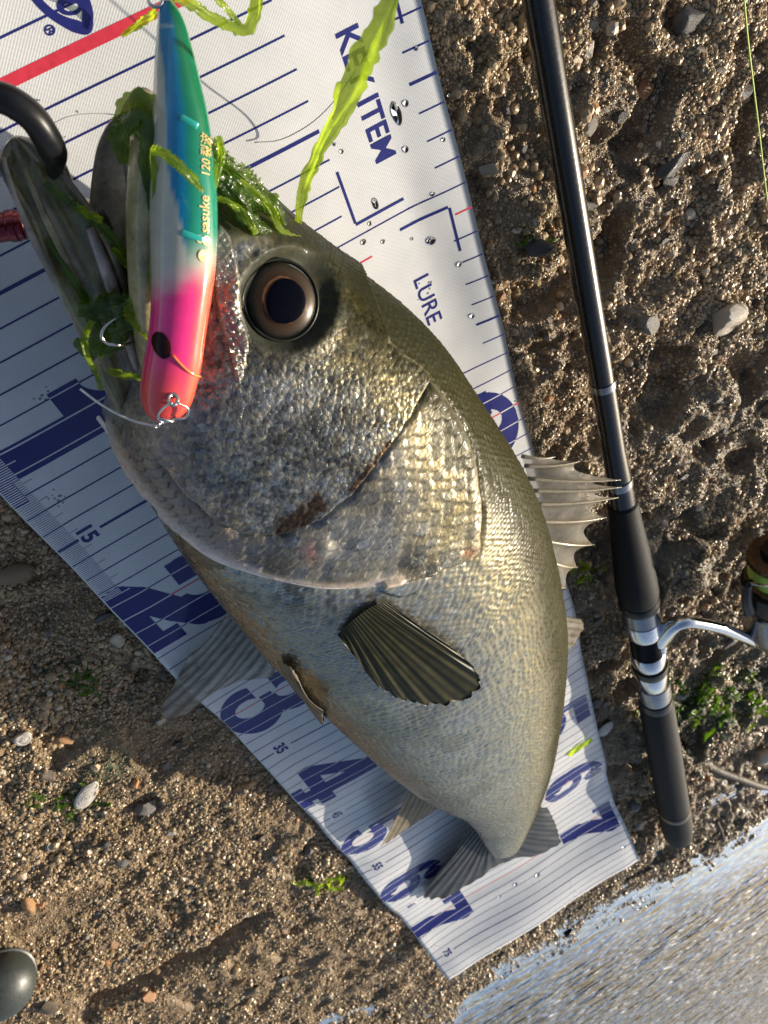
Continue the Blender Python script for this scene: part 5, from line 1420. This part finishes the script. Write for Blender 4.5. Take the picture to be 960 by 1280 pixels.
sec('butt_ring', [(1008, h1*1.0), (1010, h1*1.02), (1012, h1*1.0)], M_BROWN)
sec('butt_cap', [(1012, h1*1.0), (1030, h1*1.04), (1042, h1*0.95), (1048, h1*0.7), (1050, h1*0.3)], M_EVA)

# ------------------------------------------------------------------ reel
reel = empty('spinning_reel', (RA + rt_*rod_at(800)) * np.array([1, 1, 0])); tag(reel, 'silver spinning reel clamped to the rod seat, its spool wound with green line', 'fishing reel')
fp = RA + rt_*rod_at(800)
side = bp(955, 806, 3.2)
dirs = side - fp; dirs[2] = 0; dn = np.linalg.norm(dirs); dirs /= dn
ft = [fp + np.array([0, 0, s0*0.55]) + dirs*s0*0.75 - rt_*2.6, fp + np.array([0, 0, s0*0.55]) + dirs*s0*0.80, fp + np.array([0, 0, s0*0.5]) + dirs*s0*0.75 + rt_*2.4]
tube('reel_foot', resample(ft, 24), np.r_[np.linspace(0.15, 0.42, 12), np.linspace(0.42, 0.15, 12)], M_CHROME, reel, 14)
stm = [fp + dirs*s0*0.7 + np.array([0, 0, 0.3]), bp(850, 778, 3.2), bp(890, 782, 3.4), bp(925, 794, 3.4), bp(958, 808, 3.2), bp(990, 818, 3.1)]
tube('stem', resample(stm, 40), np.r_[np.linspace(0.85, 0.5, 10), np.full(20, 0.5), np.linspace(0.5, 0.9, 10)], M_CHROME, reel, 20, ell=0.8)
SC = bp(972, 692, 3.6)                                       # front of the spool
rx_ = rt_.copy()
be = SC + rx_*4.6
lathe('spool', SC, be, [(0, 1.35), (0.05, 1.75), (0.25, 1.85), (0.4, 1.8), (0.45, 1.5), (2.2, 1.5), (2.3, 1.9), (2.6, 1.9)], M_BROWN, reel, 56)
lathe('spool_line', SC, be, [(0.48, 1.62), (0.9, 1.72), (1.8, 1.72), (2.18, 1.66)], M_LINE, reel, 56)
lathe('drag_knob', SC - rx_*0.7, be, [(0, 0.5), (0.1, 0.85), (0.5, 1.0), (0.75, 1.0)], M_BLACK, reel, 40)
lathe('rotor', SC + rx_*2.6, be, [(0, 1.7), (0.1, 2.15), (1.2, 2.2), (2.2, 1.9), (2.6, 1.2)], M_BLACK, reel, 56)
lathe('housing', SC + rx_*5.0, be + rx_*8, [(0, 1.1), (0.4, 1.9), (2.5, 2.1), (4.2, 1.6), (5.0, 0.6)], M_GUN, reel, 40)
arm = [SC + rx_*4.2 + np.array([-2.2, 0, 0.2]), SC + rx_*2.2 + np.array([-2.55, 0, 0.3]), SC + rx_*0.6 + np.array([-2.5, 0, 0.35])]
tube('bail_arm', resample(arm, 20), np.linspace(0.5, 0.34, 20), M_BLACK, reel, 16, ell=0.7)
bail = [SC + rx_*0.6 + np.array([-2.5, 0, 0.4]), SC + rx_*0.0 + np.array([-2.0, 0, 1.6]), SC - rx_*0.2 + np.array([0, 0, 2.4]), SC + rx_*0.0 + np.array([2.0, 0, 1.6]), SC + rx_*0.6 + np.array([2.5, 0, 0.4])]
tube('bail_wire', resample(bail, 40), 0.09, M_CHROME, reel, 10)
P = SC + rx_*7 + np.array([2.0, 0, 0]); tube('handle_arm', resample([P, P + np.array([2.5, 0.5, 0.2]), P + np.array([3.4, 4.0, 0.4])], 24), 0.35, M_CHROME, reel, 12)
Q = P + np.array([3.4, 4.0, 0.4]); lathe('handle_knob', Q, Q + np.array([2.6, 0.2, 0]), [(0, 0.5), (0.3, 0.8), (1.4, 0.9), (2.4, 0.7), (2.6, 0.3)], M_EVA, reel)
gl_ = [bp(928, -30, 3.6), bp(934, 40, 3.0), bp(941, 100, 2.4), bp(949, 165, 1.8), bp(956, 225, 1.3), bp(966, 300, 1.0), bp(985, 420, 1.5), SC + rx_*1.2 + np.array([0.5, 0, 1.7])]
tag(tube('braided_line', resample(gl_, 90), 0.030, M_LINE, None, 8), 'thin yellow-green braided line running over the gravel from the reel', 'fishing line')

# ------------------------------------------------------------------ round-ended handle on the sand
cp = bp(2, 1232, 1.2); nh = empty('net_handle', (cp[0], cp[1], -0.4)); tag(nh, 'smooth dark grey rounded handle end resting on the golden sand', 'handle')
cd = np.array([0.45, 0.30, 0.84]); cd /= np.linalg.norm(cd)
Rk = 1.95
lathe('end_cap', cp - cd*0.2, cp + cd*4, [(0, Rk*1.0)] + [(0.2 + Rk*0.85*math.sin(a), Rk*math.cos(a)) for a in np.linspace(0.02, 1.52, 22)], M_CAP, nh, 56)
lathe('cap_rim', cp - cd*0.45, cp + cd*4, [(0, Rk*1.0), (0.08, Rk*1.06), (0.24, Rk*1.06), (0.32, Rk*1.0)], M_CAP, nh, 56)
lathe('handle_tube', cp - cd*0.4, cp - np.array([6.0, 2.5, 0.4]), [(0, Rk*0.85), (1.5, Rk*0.9), (6, Rk*0.85), (9, Rk*0.8)], M_BLACK, nh, 40)

# ------------------------------------------------------------------ shells, twigs, droplets
def shell(x, y, rx, ry, ang, label):
    P0 = bp(x, y, -0.3); z0 = float(gz(np.array(P0[0]), np.array(P0[1]))) + 0.15; s_ = depth(P0)/FPX
    ca, sa = math.cos(ang), math.sin(ang); V = []
    for r in np.linspace(0.02, 1, 12):
        for a in np.linspace(0, 2*np.pi, 36, endpoint=False):
            e = 1 + 0.12*math.cos(a); X = rx*s_*r*math.cos(a)*e; Y = ry*s_*1.3*r*math.sin(a)
            V.append((P0[0] + ca*X - sa*Y, P0[1] + sa*X + ca*Y, z0 + 0.30*ry*s_*(1 - r**2) + 0.02*math.sin(r*26)))
    F = [tuple(f) for f in grid_faces(12, 36, True)]
    o = mesh('sea_shell', V, F, M_SHELL); md = o.modifiers.new('thick', 'SOLIDIFY'); md.thickness = 0.0008
    tag(o, label, 'shell')
shell(107, 993, 26, 9, 0.62, 'oval cream sea shell lying on algae on the golden sand')
shell(28, 925, 12, 8, 0.4, 'small broken white shell on the sand above the oval shell')
shell(760, 915, 14, 10, 0.3, 'small grey shell on dark gravel between mat and rod')
def twig(pts, r, label):
    P = []
    for x, y, dz in pts:
        Q = bp(x, y, -0.5); P.append((Q[0], Q[1], float(gz(np.array(Q[0]), np.array(Q[1]))) + dz))
    tag(tube('twig', resample(P, 30), np.linspace(r, r*0.6, 30), M_TWIG, None, 8), label, 'twig')
twig([(858, 940, 0.5), (890, 958, 0.7), (925, 968, 0.7), (965, 990, 0.6)], 0.45, 'dark curved driftwood stick on the wet gravel below the reel')
twig([(893, 1022, 0.5), (898, 1036, 0.5), (905, 1056, 0.3)], 0.16, 'short dark twig at the edge of the water')
def drop(x, y, r, el=1.0):
    P = bp(x, y, 0.15); u0, v0 = P[0], -P[1]; rr = 0.72*r*depth(P)/FPX; V = []
    for q in np.linspace(0, 1, 8):
        for a in np.linspace(0, 2*np.pi, 20, endpoint=False):
            du = rr*math.sin(q*math.pi/2)*math.cos(a)*(1 + 0.15*math.sin(2*a + x)); dv = rr*el*math.sin(q*math.pi/2)*math.sin(a); p = mat_pt(u0 + du, v0 + dv, 0.012); p[2] += rr*0.30*math.cos(q*math.pi/2); V.append(p)
    F = [tuple(f) for f in grid_faces(8, 20, True)] + [tuple(range(140, 160))]
    tag(mesh('water_droplet', V, F, M_DROP), 'clear water droplet sitting on the white vinyl mat', 'droplet', 'water droplets on the measuring mat')
for d_ in ((508, 129, 6), (497, 142, 8, 2.6), (470, 255, 6, 1.8), (508, 187, 6), (553, 174, 4), (480, 303, 4), (463, 280, 4), (541, 243, 4), (455, 303, 5), (418, 180, 3), (427, 189, 4), (541, 302, 8), (575, 330, 5), (517, 300, 3),
           (590, 395, 5), (676, 1092, 5), (650, 1105, 4), (683, 1070, 4), (560, 118, 3), (520, 60, 4), (262, 210, 4), (245, 228, 3), (773, 1048, 4), (630, 1120, 3)): drop(*d_)

# ------------------------------------------------------------------ pebbles
PEBM = []
for mi in range(5):
    PEBM.append([grain_mesh('pebble', 50 + mi*10 + k, 3, M_PEB[mi], 0.5) for k in range(4)])
    for me in PEBM[-1]:
        me.polygons.foreach_set('use_smooth', np.ones(len(me.polygons), bool)); me.set_sharp_from_angle(angle=math.radians(24))
PLACED = []
def pebble(x, y, r, kind, sink=0.35, name='pebble', el=1.0):
    me = PEBM[kind][random.randrange(4)]; o = bpy.data.objects.new(name, me); COL.objects.link(o)
    z = float(gz(np.array(x), np.array(y)))
    o.location = (x*0.01, y*0.01, (z + r*(0.75 - sink*1.6)*0.8)*0.01)
    o.scale = (r*0.01*el*random.uniform(0.9, 1.2), r*0.01*random.uniform(0.75, 1.0), r*0.01*random.uniform(0.45, 0.7))
    o.rotation_euler = (random.uniform(-0.4, 0.4), random.uniform(-0.4, 0.4), random.uniform(0, 6.28)); PLACED.append((x, y, r))
    return o
SPEC = [(829, 115, 12, 3, 'orange pebble on the sunlit sand right of the rod'), (874, 166, 10, 3, 'rounded orange-brown pebble beside the hollow in the sand'), (823, 95, 7, 3, 'small orange pebble just above a larger orange one'),
        (870, 30, 26, 1, 'pale grey stone on the rim of the deep hollow'), (905, 400, 34, 4, 'large pale stone standing proud of the gravel'), (800, 400, 17, 1, 'grey wedge stone leaning in the gravel beside the rod'),
        (79, 931, 13, 3, 'orange pebble on the shaded sand near the white shell'), (60, 972, 14, 0, 'flat brown pebble left of the oval shell'), (218, 1045, 9, 4, 'white pebble casting a shadow on the golden sand'),
        (185, 1018, 15, 1, 'grey rounded stone near the oval shell'), (35, 1125, 22, 3, 'amber orange stone above the rounded handle end'), (62, 1062, 10, 4, 'pale chip of stone below the oval shell'),
        (610, 212, 20, 1, 'brown stone lit by the sun in the shaded strip beside the mat'), (635, 352, 8, 3, 'reddish pebble in the shade beside the mat edge'), (835, 205, 22, 2, 'dark pointed stone in the shaded hollow'), (842, 225, 13, 1, 'thin grey stone standing in the hollow'),
        (855, 1000, 12, 4, 'pale pebble near the rod butt'), (912, 990, 12, 1, 'grey pebble by the driftwood stick'), (745, 880, 13, 2, 'dark wet flat stone beside the mat edge'), (700, 880, 10, 1, 'grey flat stone by the printed five'),
        (770, 1010, 9, 4, 'pale pebble by the corner of the mat'), (830, 280, 11, 3, 'orange pebble in the shadowed gravel beside the rod'), (665, 305, 22, 2, 'dark wet stone in the shade beside the mat'), (955, 940, 30, 4, 'broad pale sunlit stone below the reel'), (130, 770, 12, 2, 'dark pebble in the shade by the mat edge'), (20, 715, 26, 0, 'brown flat stone in the deep shade beside the mat')]
for x, y, r, k, lab in SPEC:
    P = bp(x, y, -0.3); o = pebble(P[0], P[1], r*depth(P)/FPX, k, 0.3, 'stone' if r > 14 else 'pebble', 1.2); tag(o, lab, 'stone' if r > 14 else 'pebble')
cnt = 0
while cnt < 250:
    x, y = random.uniform(0, 960), random.uniform(0, 1270); P = bp(x, y, -0.4)
    if P[1] < -98 or in_mat(P[0], P[1], 0.4) or shore(np.array(P[0]), np.array(P[1])) > 3: continue
    right_ = P[0] > 20
    if not right_ and random.random() < 0.35: continue
    if seg_dist(np.array(P[0]), np.array(P[1]), [tuple(RA[:2]), tuple(RB[:2])]) < 1.9 and P[1] < -20: continue
    rpx = min(20, 5.0 + random.expovariate(1/3.2)); r = rpx*depth(P)/FPX
    if any((P[0]-a)**2 + (P[1]-b)**2 < (r + c)**2*0.8 for a, b, c in PLACED): continue
    nearw = shore(np.array(P[0]), np.array(P[1])) > -10
    k = random.choices(range(5), (4, 4, 4 if nearw else 2, 1.0, 1.0))[0]
    o = pebble(P[0], P[1], r, k, random.uniform(0.25, 0.6)); cnt += 1
    nm = ['brown', 'grey', 'dark', 'orange', 'pale'][k]
    if right_: tag(o, nm + ' pebble half sunk in the gravel around the fishing rod', 'pebble', nm + ' pebbles around the fishing rod')
    else: tag(o, nm + ' pebble half sunk in the sand on the numeral side of the mat', 'pebble', nm + ' pebbles on the sand')
